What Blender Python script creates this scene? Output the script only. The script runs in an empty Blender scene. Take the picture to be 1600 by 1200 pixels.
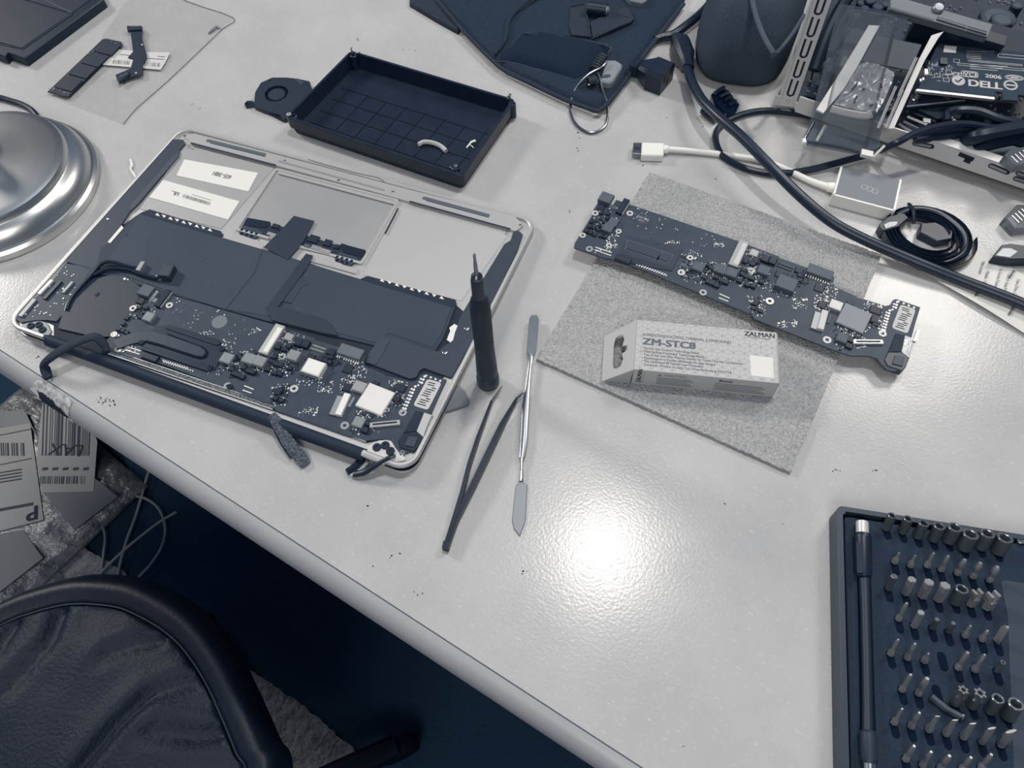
import bpy, math, random
from mathutils import Vector, Matrix
random.seed(7)
SC = bpy.context.scene
COL = SC.collection
ZT = 740.0                                   # table top above the floor, mm
# ------------------------------------------------------------------ camera
F_PX = 1223.2
CAM = Vector((470.19, -160.88, 464.04))      # mm, relative to the table top
CR = Matrix(((0.9309538907, 0.3639482298, -0.0294370394),
             (0.3002578753, -0.8089214416, -0.5054614819),
             (-0.2077740639, 0.4617226303, -0.8623468856)))   # rows: right, down, forward
cd = bpy.data.cameras.new('camera'); co = bpy.data.objects.new('camera', cd); COL.objects.link(co)
cd.sensor_width = 36.0; cd.lens = 36.0 * F_PX / 1600.0; cd.clip_start = .01; cd.clip_end = 50
mw = Matrix.Identity(4)
for i in range(3):
    mw[i][0] = CR[0][i]; mw[i][1] = -CR[1][i]; mw[i][2] = -CR[2][i]
    mw[i][3] = (CAM[i] + (ZT if i == 2 else 0)) / 1000
co.matrix_world = mw
SC.camera = co
# ------------------------------------------------------------------ light and exposure
vs = SC.view_settings
vs.view_transform = 'Standard'; vs.look = 'None'; vs.gamma = 1; vs.use_curve_mapping = False
vs.exposure = -0.17
wd = bpy.data.worlds.new('world'); SC.world = wd; wd.use_nodes = True
bg = wd.node_tree.nodes['Background']
bg.inputs[0].default_value = (.36, .44, .56, 1); bg.inputs[1].default_value = .26
def lamp(name, kind, pos, energy, color, target=None, **kw):
    l = bpy.data.lights.new(name, kind); l.energy = energy; l.color = color
    for k, v in kw.items(): setattr(l, k, v)
    o = bpy.data.objects.new(name, l); COL.objects.link(o)
    o.location = (pos[0] / 1000, pos[1] / 1000, (pos[2] + ZT) / 1000)
    if target:
        d = Vector(target) - Vector(pos)
        o.rotation_euler = d.to_track_quat('-Z', 'Y').to_euler()
    return o
lamp('ceiling_bulb', 'POINT', (387, 577, 1703), 44, (1, .945, .87), shadow_soft_size=.055)
lamp('side_lamp', 'AREA', (-2200, 700, 1500), 41, (1, .945, .87), (300, 80, 0), shape='DISK', size=.5)
lamp('back_lamp', 'AREA', (1000, 1500, 1450), 15, (1, .945, .87), (380, 120, 0), shape='DISK', size=.5)
lamp('front_fill_light', 'AREA', (700, -1500, 1750), 21, (1, .95, .89), (400, 100, 0), shape='SQUARE', size=1.0)  # added fill to brighten front-facing sides, no known source there

# ------------------------------------------------------------------ tones: a duotone from navy to warm white
TN = ((0, (4, 17, 36)), (28, (12, 28, 48)), (52, (39, 52, 69)), (78, (66, 78, 92)), (116, (109, 116, 125)), (146, (142, 147, 152)),
      (172, (170, 172, 174)), (193, (193, 193, 193)), (225, (226, 226, 222)), (255, (255, 254, 248)))
def lin(c): c /= 255.; return c / 12.92 if c <= .04045 else ((c + .055) / 1.055) ** 2.4
def T(v):
    for (a, ca), (b, cb) in zip(TN, TN[1:]):
        if v <= b:
            t = (v - a) / (b - a)
            return tuple(lin(x + (y - x) * t) for x, y in zip(ca, cb)) + (1,)
    return tuple(lin(x) for x in TN[-1][1]) + (1,)
MATS = {}
def mat(name, v, rough=.5, metal=0., spec=.5, bump=None, vary=None, alpha=None, coat=0):
    """procedural material; bump=(scale,strength,detail,dist_mm) vary=(scale,v2,contrast)"""
    if name in MATS: return MATS[name]
    m = bpy.data.materials.new(name); m.use_nodes = True; nt = m.node_tree; N = nt.nodes; L = nt.links
    b = N['Principled BSDF']
    b.inputs['Base Color'].default_value = T(v); b.inputs['Roughness'].default_value = rough
    b.inputs['Metallic'].default_value = metal; b.inputs['Specular IOR Level'].default_value = spec
    b.inputs['Coat Weight'].default_value = coat
    tc = N.new('ShaderNodeTexCoord')
    if vary:
        n = N.new('ShaderNodeTexNoise'); n.inputs['Scale'].default_value = vary[0]; n.inputs['Detail'].default_value = 4
        L.new(tc.outputs['Object'], n.inputs['Vector'])
        r = N.new('ShaderNodeValToRGB'); r.color_ramp.elements[0].position = .5 - vary[2]; r.color_ramp.elements[1].position = .5 + vary[2]
        r.color_ramp.elements[0].color = T(v); r.color_ramp.elements[1].color = T(vary[1])
        L.new(n.outputs['Fac'], r.inputs['Fac']); L.new(r.outputs['Color'], b.inputs['Base Color'])
    if bump:
        n = N.new('ShaderNodeTexNoise'); n.inputs['Scale'].default_value = bump[0]; n.inputs['Detail'].default_value = bump[2]
        L.new(tc.outputs['Object'], n.inputs['Vector'])
        bp = N.new('ShaderNodeBump'); bp.inputs['Strength'].default_value = bump[1]; bp.inputs['Distance'].default_value = bump[3] / 1000
        L.new(n.outputs['Fac'], bp.inputs['Height']); L.new(bp.outputs['Normal'], b.inputs['Normal'])
    if alpha is not None:
        b.inputs['Alpha'].default_value = alpha
    MATS[name] = m
    return m
def clear(name, v, amount, rough=.08, bump=None, fres=.6, tint=(.93, .95, .97, 1)):
    """clear film: mostly see-through, with a glossy skin"""
    if name in MATS: return MATS[name]
    m = bpy.data.materials.new(name); m.use_nodes = True; nt = m.node_tree; N = nt.nodes; L = nt.links
    N.remove(N['Principled BSDF']); out = N['Material Output']
    t = N.new('ShaderNodeBsdfTransparent'); t.inputs[0].default_value = tint
    d = N.new('ShaderNodeBsdfPrincipled'); d.inputs['Base Color'].default_value = T(v); d.inputs['Roughness'].default_value = rough
    fr = N.new('ShaderNodeLayerWeight'); fr.inputs['Blend'].default_value = .25
    ma = N.new('ShaderNodeMath'); ma.operation = 'MULTIPLY_ADD'; ma.inputs[1].default_value = fres; ma.inputs[2].default_value = amount; ma.use_clamp = True
    mx = N.new('ShaderNodeMixShader')
    L.new(fr.outputs['Fresnel'], ma.inputs[0]); L.new(ma.outputs[0], mx.inputs[0]); L.new(t.outputs[0], mx.inputs[1]); L.new(d.outputs[0], mx.inputs[2])
    L.new(mx.outputs[0], out.inputs['Surface'])
    if bump:
        tc = N.new('ShaderNodeTexCoord'); n = N.new('ShaderNodeTexNoise'); n.inputs['Scale'].default_value = bump[0]; n.inputs['Detail'].default_value = 3
        bp = N.new('ShaderNodeBump'); bp.inputs['Strength'].default_value = bump[1]; bp.inputs['Distance'].default_value = .004
        L.new(tc.outputs['Object'], n.inputs['Vector']); L.new(n.outputs['Fac'], bp.inputs['Height'])
        L.new(bp.outputs['Normal'], d.inputs['Normal']); L.new(bp.outputs['Normal'], fr.inputs['Normal'])
    MATS[name] = m
    return m
# ------------------------------------------------------------------ frames
def ray(px, py):
    v = Vector(((px - 800) / F_PX, (py - 600) / F_PX, 1))
    return CR.transposed() @ v
class Fr:
    """a thing's own frame, mm; at() finds where a sight line meets the plane w = const of this frame"""
    def __init__(s, o, ux=(1, 0, 0), n=(0, 0, 1)):
        s.o = Vector(o); n = Vector(n).normalized(); ux = Vector(ux); ux = (ux - n * ux.dot(n)).normalized()
        s.m = Matrix((ux, n.cross(ux), n)).transposed()
    def at(s, px, py, w=0):
        d = ray(px, py); n = s.m.col[2]
        t = (s.o + n * w - CAM).dot(n) / d.dot(n)
        q = s.m.transposed() @ (CAM + d * t - s.o)
        return (q.x, q.y)
    def p3(s, px, py, w=0): return (*s.at(px, py, w), w)
    def poly(s, pts, w=0): return [s.at(x, y, w) for x, y in pts]
    def inv(s, p): return tuple(s.m.transposed() @ (Vector(p) - s.o))
    def mw(s):
        M = s.m.to_4x4(); M.translation = Vector((s.o.x, s.o.y, s.o.z + ZT)) / 1000
        return M
TAB = Fr((0, 0, 0))
def frame(px, py, px2=None, py2=None, z=0, zb=0):
    """frame standing at zb whose origin and x axis come from two seen points at height z"""
    a = TAB.at(px, py, z); ux = (1, 0, 0)
    if px2 is not None:
        b = TAB.at(px2, py2, z); ux = (b[0] - a[0], b[1] - a[1], 0)
    return Fr((a[0], a[1], zb), ux)
# ------------------------------------------------------------------ mesh builder (mm)
def cross2(a, b): return a[0] * b[1] - a[1] * b[0]
def area2(p): return sum(cross2(p[i - 1], p[i]) for i in range(len(p))) / 2
def ccw(p): return list(p) if area2(p) > 0 else list(reversed(p))
def inset(p, d):
    p = ccw(p); n = len(p); out = []
    for i in range(n):
        a, b, c = Vector(p[i - 1]), Vector(p[i]), Vector(p[(i + 1) % n])
        e1 = (b - a); e2 = (c - b)
        if e1.length < 1e-6 or e2.length < 1e-6: out.append(tuple(b)); continue
        e1.normalize(); e2.normalize()
        n1 = Vector((-e1.y, e1.x)); n2 = Vector((-e2.y, e2.x)); m = n1 + n2
        if m.length < .3: out.append(tuple(b + n1 * d)); continue
        m.normalize(); k = max(.5, m.dot(n1)); out.append(tuple(b + m * (d / k)))
    return out
def rpoly(p, r, n=5):
    p = ccw(p); out = []; N = len(p)
    rs = r if isinstance(r, (list, tuple)) else [r] * N
    for i in range(N):
        a, b, c = Vector(p[i - 1]), Vector(p[i]), Vector(p[(i + 1) % N])
        l1 = (a - b).length; l2 = (c - b).length
        d1 = (a - b).normalized(); d2 = (c - b).normalized()
        ang = max(.05, d1.angle(d2)); t = min(rs[i] / math.tan(ang / 2), l1 * .48, l2 * .48)
        if t < .02: out.append(tuple(b)); continue
        s, e = b + d1 * t, b + d2 * t
        for k in range(n + 1):
            u = k / n; out.append(tuple(s * (1 - u) ** 2 + b * 2 * u * (1 - u) + e * u * u))
    return out
def circ(x, y, r, n=24, ry=None, a=0):
    ry = ry or r; ca, sa = math.cos(a), math.sin(a)
    return [(x + r * math.cos(2 * math.pi * i / n) * ca - ry * math.sin(2 * math.pi * i / n) * sa,
             y + r * math.cos(2 * math.pi * i / n) * sa + ry * math.sin(2 * math.pi * i / n) * ca) for i in range(n)]
def pill(a, b, w, n=8):
    a = Vector(a); b = Vector(b); d = (b - a).normalized(); t = math.atan2(d.y, d.x); out = []
    for c, s in ((b, -math.pi / 2), (a, math.pi / 2)):
        for k in range(n + 1):
            q = t + s + math.pi * k / n; out.append((c.x + w * math.cos(q), c.y + w * math.sin(q)))
    return out
def spline(pts, sub=8, closed=False):
    P = [Vector(p) for p in pts]; n = len(P); out = []
    R = range(n if closed else n - 1)
    for i in R:
        if closed: p0, p1, p2, p3 = P[i - 1], P[i], P[(i + 1) % n], P[(i + 2) % n]
        else: p0, p1, p2, p3 = P[max(i - 1, 0)], P[i], P[i + 1], P[min(i + 2, n - 1)]
        for k in range(sub):
            t = k / sub
            out.append(.5 * ((2 * p1) + (p2 - p0) * t + (2 * p0 - 5 * p1 + 4 * p2 - p3) * t * t + (3 * p1 - p0 - 3 * p2 + p3) * t ** 3))
    if not closed: out.append(P[-1])
    return out
class MB:
    def __init__(s): s.v = []; s.f = []
    def add(s, vs, fs):
        o = len(s.v); s.v += [tuple(x) for x in vs]; s.f += [tuple(i + o for i in q) for q in fs]; return s
    def prism(s, p, z0, z1, bev=0, bot=True):
        p = ccw(p); n = len(p)
        loops = [[(x, y, z0) for x, y in p]]
        if bev: loops += [[(x, y, z1 - bev) for x, y in p], [(x, y, z1) for x, y in inset(p, bev)]]
        else: loops += [[(x, y, z1) for x, y in p]]
        return s.loft(loops, cap0=bot)
    def loft(s, loops, cap0=True, cap1=True, closed=True):
        n = len(loops[0]); vs = [q for l in loops for q in l]; fs = []
        for k in range(len(loops) - 1):
            for i in range(n if closed else n - 1):
                j = (i + 1) % n; fs.append((k * n + i, k * n + j, (k + 1) * n + j, (k + 1) * n + i))
        if cap0: fs.append(tuple(reversed(range(n))))
        if cap1: fs.append(tuple(range((len(loops) - 1) * n, len(loops) * n)))
        return s.add(vs, fs)
    def box(s, cx, cy, z0, dx, dy, dz, a=0, bev=0):
        ca, sa = math.cos(a), math.sin(a)
        p = [(cx + x * ca - y * sa, cy + x * sa + y * ca) for x, y in ((-dx / 2, -dy / 2), (dx / 2, -dy / 2), (dx / 2, dy / 2), (-dx / 2, dy / 2))]
        return s.prism(p, z0, z0 + dz, bev)
    def cyl(s, x, y, z0, z1, r, r1=None, n=20, bev=0):
        r1 = r if r1 is None else r1
        ls = [[(a, b, z0) for a, b in circ(x, y, r, n)]]
        if bev: ls += [[(a, b, z1 - bev) for a, b in circ(x, y, r1, n)], [(a, b, z1) for a, b in circ(x, y, r1 - bev, n)]]
        else: ls += [[(a, b, z1) for a, b in circ(x, y, r1, n)]]
        return s.loft(ls)
    def lathe(s, prof, x=0, y=0, n=32, cap0=True, cap1=True):
        return s.loft([[(a, b, z) for a, b in circ(x, y, max(r, .01), n)] for r, z in prof], cap0, cap1)
    def ring(s, x, y, z0, z1, r, ri, n=20, ry=None):
        o, i_ = circ(x, y, r, n), circ(x, y, ri, n)
        return s.loft([[(a, b, z0) for a, b in o], [(a, b, z1) for a, b in o], [(a, b, z1) for a, b in i_], [(a, b, z0) for a, b in i_], [(a, b, z0) for a, b in o]], False, False)
    def holed(s, o, i_, z0, z1):
        """frame between two loops of equal length"""
        f = lambda p, z: [(a, b, z) for a, b in p]
        return s.loft([f(o, z0), f(o, z1), f(i_, z1), f(i_, z0), f(o, z0)], False, False)
    def tube(s, pts, r, n=8, sub=6, rb=None, up=(0, 0, 1), closed=False, flat=False):
        """sweep; r across, rb along 'up' (both may be lists per control point)"""
        P = spline(pts, sub, closed) if sub > 1 else [Vector(p) for p in pts]
        m = len(P); loops = []
        def val(q, i):
            if not isinstance(q, (list, tuple)): return q
            u = i / max(1, m - 1) * (len(q) - 1); k = min(int(u), len(q) - 2); return q[k] + (q[k + 1] - q[k]) * (u - k)
        for i, p in enumerate(P):
            if closed: t = (P[(i + 1) % m] - P[i - 1])
            else: t = P[min(i + 1, m - 1)] - P[max(i - 1, 0)]
            t.normalize(); U = Vector(up); sd = t.cross(U)
            if sd.length < .05: sd = t.cross(Vector((1, .2, 0)))
            sd.normalize(); U = sd.cross(t)
            ra = val(r, i); rv = val(rb, i) if rb is not None else ra
            if flat: prof = ((-1, -1), (1, -1), (1, 1), (-1, 1))
            else: prof = [(math.cos(2 * math.pi * k / n), math.sin(2 * math.pi * k / n)) for k in range(n)]
            loops.append([tuple(p + sd * (a * ra) + U * (b * rv)) for a, b in prof])
        if closed: loops.append(loops[0]); return s.loft(loops, False, False)
        return s.loft(loops)
    def line(s, pts, w, z):
        """flat printed line of width w lying at height z"""
        for a, b in zip(pts, pts[1:]):
            a = Vector(a[:2]); b = Vector(b[:2]); d = b - a
            if d.length < 1e-4: continue
            d.normalize(); q = Vector((-d.y, d.x)) * w / 2
            s.add([(*(a - q), z), (*(b - q), z), (*(b + q), z), (*(a + q), z)], [(0, 1, 2, 3)])
        return s
    def quad(s, a, b, c, d): return s.add([a, b, c, d], [(0, 1, 2, 3)])
    def grid(s, fn, nu, nv):
        vs = [fn(i / nu, j / nv) for j in range(nv + 1) for i in range(nu + 1)]
        fs = [(j * (nu + 1) + i, j * (nu + 1) + i + 1, (j + 1) * (nu + 1) + i + 1, (j + 1) * (nu + 1) + i) for j in range(nv) for i in range(nu)]
        return s.add(vs, fs)
    def xf(s, fn): s.v = [tuple(fn(p)) for p in s.v]; return s
    def mesh(s, name, m, ang=32):
        me = bpy.data.meshes.new(name)
        me.from_pydata([(x / 1000, y / 1000, z / 1000) for x, y, z in s.v], [], s.f)
        me.polygons.foreach_set('use_smooth', [True] * len(me.polygons))
        me.set_sharp_from_angle(angle=math.radians(ang))
        me.materials.append(m); me.update(); return me
    def build(s, name, m, parent=None, kind=None, ang=32, label=None):
        o = bpy.data.objects.new(name, s.mesh(name, m, ang)); COL.objects.link(o)
        if parent is not None: o.parent = parent
        if kind: o['kind'] = kind
        if label: o['label'] = label
        return o
def tag(o, label, cat, group=None):
    o['label'] = label; o['category'] = cat
    if group: o['group'] = group
    return o
def thing(name, label, cat, fr=None, group=None):
    o = bpy.data.objects.new(name, None); COL.objects.link(o); o.empty_display_size = .01
    if fr is not None: o.matrix_world = fr.mw()
    return tag(o, label, cat, group)
def put(o, fr): o.matrix_world = fr.mw(); return o
def inst(name, me, parent, loc, rz=0):
    o = bpy.data.objects.new(name, me); COL.objects.link(o); o.parent = parent
    o.location = Vector(loc) / 1000; o.rotation_euler.z = rz; return o
def words(body, size, loc, parent, m, rz=0, sx=1., align='LEFT', name='lettering', rx=0, bold=0):
    c = bpy.data.curves.new(name, 'FONT'); c.body = body; c.size = size / 1000; c.align_x = align; c.align_y = 'CENTER'
    c.fill_mode = 'FRONT'; c.resolution_u = 3
    tmp = bpy.data.objects.new(name, c); me = bpy.data.meshes.new_from_object(tmp); bpy.data.objects.remove(tmp); bpy.data.curves.remove(c)
    if bold:                                                 # heavier strokes: the outline laid four times, a hair apart
        vs_ = [v.co.copy() for v in me.vertices]; fs_ = [tuple(p.vertices) for p in me.polygons]; n_ = len(vs_); V_ = []; F_ = []
        for k, (dx, dy) in enumerate(((1, .5), (-1, .5), (1, -.5), (-1, -.5))):
            V_ += [(v.x + dx * bold / 1000, v.y + dy * bold / 1000, k * 2e-6) for v in vs_]; F_ += [tuple(i + k * n_ for i in f) for f in fs_]
        me = bpy.data.meshes.new(name); me.from_pydata(V_, [], F_)
    me.materials.clear(); me.materials.append(m); o = bpy.data.objects.new(name, me); COL.objects.link(o); o.parent = parent
    o.location = Vector(loc) / 1000; o.rotation_euler = (rx, 0, rz); o.scale = (sx, 1, 1); return o
# ------------------------------------------------------------------ shared materials
M_black = mat('black plastic', 38, .42, spec=.4, bump=(900, .15, 3, .3))
M_blk2 = mat('dark matte plastic', 46, .6, spec=.3)
M_deep = mat('deep black', 14, .6, spec=.2)
M_rubber = mat('black rubber', 36, .38, spec=.45)
M_fabric = mat('dark fabric', 66, .95, spec=.1, bump=(1500, .8, 2, .8), vary=(900, 48, .25))
M_alu = mat('aluminium', 196, .46, metal=.55, bump=(260, .05, 2, .3))
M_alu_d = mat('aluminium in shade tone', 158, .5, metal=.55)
M_steel = mat('brushed steel', 212, .32, metal=1)
M_chrome = mat('chrome', 205, .22, metal=1)
M_pcb = mat('circuit board', 62, .5, spec=.35, vary=(160, 70, .2))
M_chip = mat('black chip', 34, .5)
M_chipg = mat('grey inductor', 84, .6, vary=(900, 96, .2))
M_chipl = mat('pale component', 168, .4, metal=.3)
M_white = mat('white plastic', 236, .35)
M_solder = mat('solder pads', 235, .45, metal=.1)
M_print = mat('white print', 200, .6)
M_ink = mat('black ink', 40, .7)
M_inkg = mat('grey ink', 120, .7)
M_paper = mat('white paper', 222, .7)
M_tape = mat('matt white tape', 228, .6, bump=(150, .1, 2, .3))
# ================================================================== SETTING
g = MB()
g.quad((-2500, -2200, -ZT), (3000, -2200, -ZT), (3000, 2600, -ZT), (-2500, 2600, -ZT))
m_carpet = mat('navy floor', 60, .9, spec=.1, bump=(140, .6, 4, 3)); m_carpet.node_tree.nodes['Principled BSDF'].inputs['Base Color'].default_value = (.026, .058, .108, 1)
fl = put(g.build('floor', m_carpet), TAB); fl['kind'] = 'structure'

M_wall = mat('blue wall paint', 150, .85, bump=(60, .1, 3, 1)); M_wall.node_tree.nodes['Principled BSDF'].inputs['Base Color'].default_value = (.2, .28, .41, 1)
for nm, c_, d_ in (('ceiling', (250, 200, 2300), (5600, 4900, 20)), ('wall_back', (250, 2610, 780), (5600, 20, 3040)), ('wall_front', (250, -2210, 780), (5600, 20, 3040)), ('wall_left', (-2510, 200, 780), (20, 4800, 3040)), ('wall_right', (3010, 200, 780), (20, 4800, 3040))):
    w_ = put(MB().box(c_[0], c_[1], c_[2] - (0 if nm == 'ceiling' else 1520), *d_).build(nm, M_wall), TAB); w_['kind'] = 'structure'
# ---- desk
E0 = Vector((2, -15)); ED = Vector((491, -91)).normalized(); EN = Vector((ED.y, -ED.x))     # EN points out of the desk
DF = Fr((2, -15, 0), (ED.x, ED.y, 0))                                                    # x along the front edge, y into the desk
desk = thing('desk', 'long pale grey desk with a rounded front edge, everything stands on it', 'desk', DF)
def desk_material():
    m = mat('desk laminate', 186, .2, spec=.3); nt = m.node_tree; N = nt.nodes; L = nt.links; b = N['Principled BSDF']
    tc = N.new('ShaderNodeTexCoord')
    n1 = N.new('ShaderNodeTexNoise'); n1.inputs['Scale'].default_value = 9; n1.inputs['Detail'].default_value = 6; n1.inputs['Roughness'].default_value = .65
    n2 = N.new('ShaderNodeTexNoise'); n2.inputs['Scale'].default_value = 260; n2.inputs['Detail'].default_value = 3
    mp = N.new('ShaderNodeMapping'); mp.inputs['Scale'].default_value = (1, 2.2, 1); mp.inputs['Rotation'].default_value = (0, 0, .5)
    L.new(tc.outputs['Object'], mp.inputs[0]); L.new(mp.outputs[0], n2.inputs[0]); L.new(tc.outputs['Object'], n1.inputs[0])
    r1 = N.new('ShaderNodeValToRGB'); r1.color_ramp.elements[0].position = .33; r1.color_ramp.elements[1].position = .67
    r1.color_ramp.elements[0].color = T(178); r1.color_ramp.elements[1].color = T(192)
    r2 = N.new('ShaderNodeValToRGB'); r2.color_ramp.elements[0].position = .6; r2.color_ramp.elements[1].position = .75
    r2.color_ramp.elements[0].color = (0, 0, 0, 1); r2.color_ramp.elements[1].color = (.4, .4, .4, 1)
    mx = N.new('ShaderNodeMix'); mx.data_type = 'RGBA'; mx.inputs[7].default_value = T(222)
    L.new(n1.outputs['Fac'], r1.inputs[0]); L.new(n2.outputs['Fac'], r2.inputs[0]); L.new(r2.outputs[0], mx.inputs[0]); L.new(r1.outputs[0], mx.inputs[6])
    L.new(mx.outputs[2], b.inputs['Base Color'])
    n3 = N.new('ShaderNodeTexNoise'); n3.inputs['Scale'].default_value = 520; n3.inputs['Detail'].default_value = 2
    bp = N.new('ShaderNodeBump'); bp.inputs['Strength'].default_value = .12; bp.inputs['Distance'].default_value = .0006
    L.new(tc.outputs['Object'], n3.inputs[0]); L.new(n3.outputs['Fac'], bp.inputs['Height']); L.new(bp.outputs[0], b.inputs['Normal'])
    return m
M_desk = desk_material()
MB().box(200, 480, -28, 2400, 960, 28).build('tabletop', M_desk, desk)
M_edge = mat('vinyl edging', 178, .38, bump=(40, .1, 4, .6), vary=(12, 164, .3))
def nose(t, k=1.): return (-11.5 * k * math.cos(t), -14 + 14 * k * math.sin(t))
g = MB(); ls = []
for s in (-1000, 1400):
    ls.append([(s, *nose(math.radians(90 - 180 * i / 16))) for i in range(17)] + [(s, 0, -28.), (s, 0, 0.)][:0])
g.loft(ls, False, False, closed=False)
g.build('edge_band', M_edge, desk)
MB().box(200, .3, -.6, 2400, .8, .62).build('edge_seam', mat('edge seam', 88, .8), desk)
for x in (-860, 1260): MB().box(x, 480, -ZT + .2, 60, 700, ZT - 28.4, bev=2).build('leg', mat('desk leg', 60, .6), desk)
MB().box(200, 840, -ZT + 120, 2060, 20, ZT - 149).build('modesty_panel', mat('desk back panel', 40, .8), desk)
def edge_s(px, py, z=-9): return DF.at(px, py, z)[0]
# torn spot on the edging: dark core, ragged lifted vinyl round it
s0, s1 = edge_s(60, 618), edge_s(109, 650)
def tear_grid(sa, sb, ta, tb, k, jit, nu=22, nv=5):
    rr = random.Random(3); j0 = [rr.uniform(-jit, jit) for _ in range(nu + 1)]; j1 = [rr.uniform(-jit, jit) for _ in range(nu + 1)]
    def fn(u, v):
        i = round(u * nu); t = math.radians((ta(u) + j0[i]) * (1 - v) + (tb(u) + j1[i]) * v)
        y, z = nose(t, k); return (sa + (sb - sa) * u, y, z)
    return MB().grid(fn, nu, nv)
tear_grid(s0 - 1, s1, lambda u: 50 - 30 * (u - .35) ** 2 * 2, lambda u: -62 + 20 * (1 - u) * (1 - u), 1.02, 2).build('torn_core', mat('exposed core', 46, .9), desk)
tear_grid(s0 - 4, s1 + 1, lambda u: 80, lambda u: 46 - 34 * (u - .35) ** 2 * 2, 1.035, 4).build('torn_flap', mat('torn vinyl', 205, .8, bump=(500, .4, 4, .6), vary=(260, 150, .12)), desk)
g = MB()
for (a, b, c) in (((s0 - 5, 40), (s0 + 2, 66), (s0 + 2, 22)), ((s0 - 6, 8), (s0 + 1, 24), (s0 + 4, 12)), ((s1 - 2, 18), (s1 + 4, 24), (s1 + 1, -8)), ((s1 - 1, -30), (s1 + 3, -34), (s1 + 1, -60))):
    P = [(q[0], *nose(math.radians(q[1]), 1.05 if i else 1.16)) for i, q in enumerate((a, b, c))]
    MB().add(P, [(0, 1, 2)]).build('torn_shred', mat('torn paper', 214, .8), desk)
# marks and crumbs on the desk top
g = MB(); rr = random.Random(11)
for px, py, n, sp in ((160, 627, 14, 5), (178, 629, 10, 7), (1306, 737, 6, 3), (1133, 787, 2, 1), (1222, 818, 2, 1), (1370, 735, 3, 5), (612, 870, 5, 9), (818, 895, 3, 4), (300, 165, 3, 3), (312, 168, 3, 3), (640, 80, 4, 6), (905, 213, 5, 6), (904, 232, 2, 3), (1005, 258, 2, 2), (1118, 280, 2, 1), (1413, 255, 2, 1), (1165, 262, 2, 1), (1098, 200, 2, 2), (1040, 185, 2, 2), (890, 330, 2, 2), (60, 560, 2, 4), (575, 790, 2, 3), (1070, 1165, 2, 2), (650, 930, 3, 4)):
    for _ in range(n):
        x, y = DF.at(px + rr.gauss(0, sp), py + rr.gauss(0, sp * .6)); r = rr.uniform(.25, .8)
        p = [(x + r * rr.uniform(.6, 1.2) * math.cos(a), y + r * rr.uniform(.6, 1.2) * math.sin(a)) for a in (0, 1.2, 2.4, 3.7, 5)]
        g.prism(p, .01, .12)
cr = put(g.build('crumbs', mat('dark specks', 60, .8), kind='stuff'), DF); tag(cr, 'tiny dark specks and scuff crumbs scattered over the pale desk top', 'crumbs')

# ---- grey rug under the chair
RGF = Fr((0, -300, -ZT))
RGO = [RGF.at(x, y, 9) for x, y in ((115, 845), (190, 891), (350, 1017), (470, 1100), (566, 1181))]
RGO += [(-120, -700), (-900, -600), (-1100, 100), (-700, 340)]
rg = []
RGO = ccw(RGO); rr = random.Random(77)
for i_ in range(len(RGO)):
    a, b = Vector(RGO[i_]), Vector(RGO[(i_ + 1) % len(RGO)]); k_ = max(2, int((b - a).length / 6)); nn = Vector((-(b - a).y, (b - a).x)).normalized()
    rg += [tuple(a + (b - a) * (q / k_) + nn * rr.uniform(-1.6, 1.6)) for q in range(k_)]
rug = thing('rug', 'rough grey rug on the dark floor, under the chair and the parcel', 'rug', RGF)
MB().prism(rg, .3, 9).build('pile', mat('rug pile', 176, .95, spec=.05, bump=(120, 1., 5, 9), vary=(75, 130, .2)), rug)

# ---- parcel on the floor under the desk
PZ = -690
a, b = TAB.at(215, 745, PZ), TAB.at(0, 947, PZ)
PF = Fr((a[0], a[1], -ZT + 9.2), (b[0] - a[0], b[1] - a[1], 0), (0, 0, 1))
sg = 1 if PF.at(0, 640, 40)[1] > 0 else -1
parcel = thing('parcel', 'silvery padded parcel with shipping labels lying on the floor under the desk', 'parcel', PF)
g = MB(); W_, H_ = 470, 330
def pil(u, v):
    e = min(1, 7 * min(u, 1 - u, v, 1 - v)); x = u * W_; y = sg * v * H_
    return (x, y, 6 + 33 * e ** .5)
N_ = 50
g.grid(pil, N_, 36)
g.prism([(0, 0), (W_, 0), (W_, sg * H_), (0, sg * H_)], .3, 6)
g.build('mailer_body', mat('crumpled silver film', 178, .34, metal=.35, bump=(42, 1., 6, 9), vary=(34, 104, .2)), parcel, ang=70)
def ppoly(pts, w=40.3): return PF.poly(pts, w)
for pts in (((66, 768), (149, 748), (184, 776), (116, 828)), ((-20, 838), (36, 828), (67, 872), (-20, 940)), ((-30, 672), (-30, 646), (38, 640), (62, 690), (50, 668))):
    MB().prism(ppoly(pts), 38.5, 40.6).build('tape_strip', mat('grey packing tape', 112, .5), parcel)
LZ = 41.2
labA = MB().prism(ppoly([(-70, 682), (47, 661), (55, 719), (68, 812), (-60, 845)], LZ), LZ - 1, LZ).build('shipping_label', mat('label paper', 176, .7), parcel)
labB = MB().prism(ppoly([(76, 590), (142, 660), (152, 690), (146, 768), (66, 770), (57, 719), (65, 639)], LZ), LZ - 2, LZ + .2).build('shipping_label', mat('label paper', 176, .7), parcel)
def pixline(g, pts, w, fr, z): g.line([fr.at(x, y, z) for x, y in pts], w, z)
g = MB(); z = LZ + .5; rr = random.Random(5)
x = 66.
while x < 141:                                                  # tall bar code running under the desk edge
    w = rr.choice((1.2, 1.2, 2.2, 3.4)); pixline(g, [(x + 3, 628), (x, 712)], w * 1.1, PF, z); x += w + rr.choice((1.4, 2, 3.2))
x = 63.
while x < 134:
    w = rr.choice((1, 1, 1.8, 3)); pixline(g, [(x, 744), (x - .6, 756)], w, PF, z); x += w + rr.choice((1.2, 1.6, 2.6))
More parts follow.
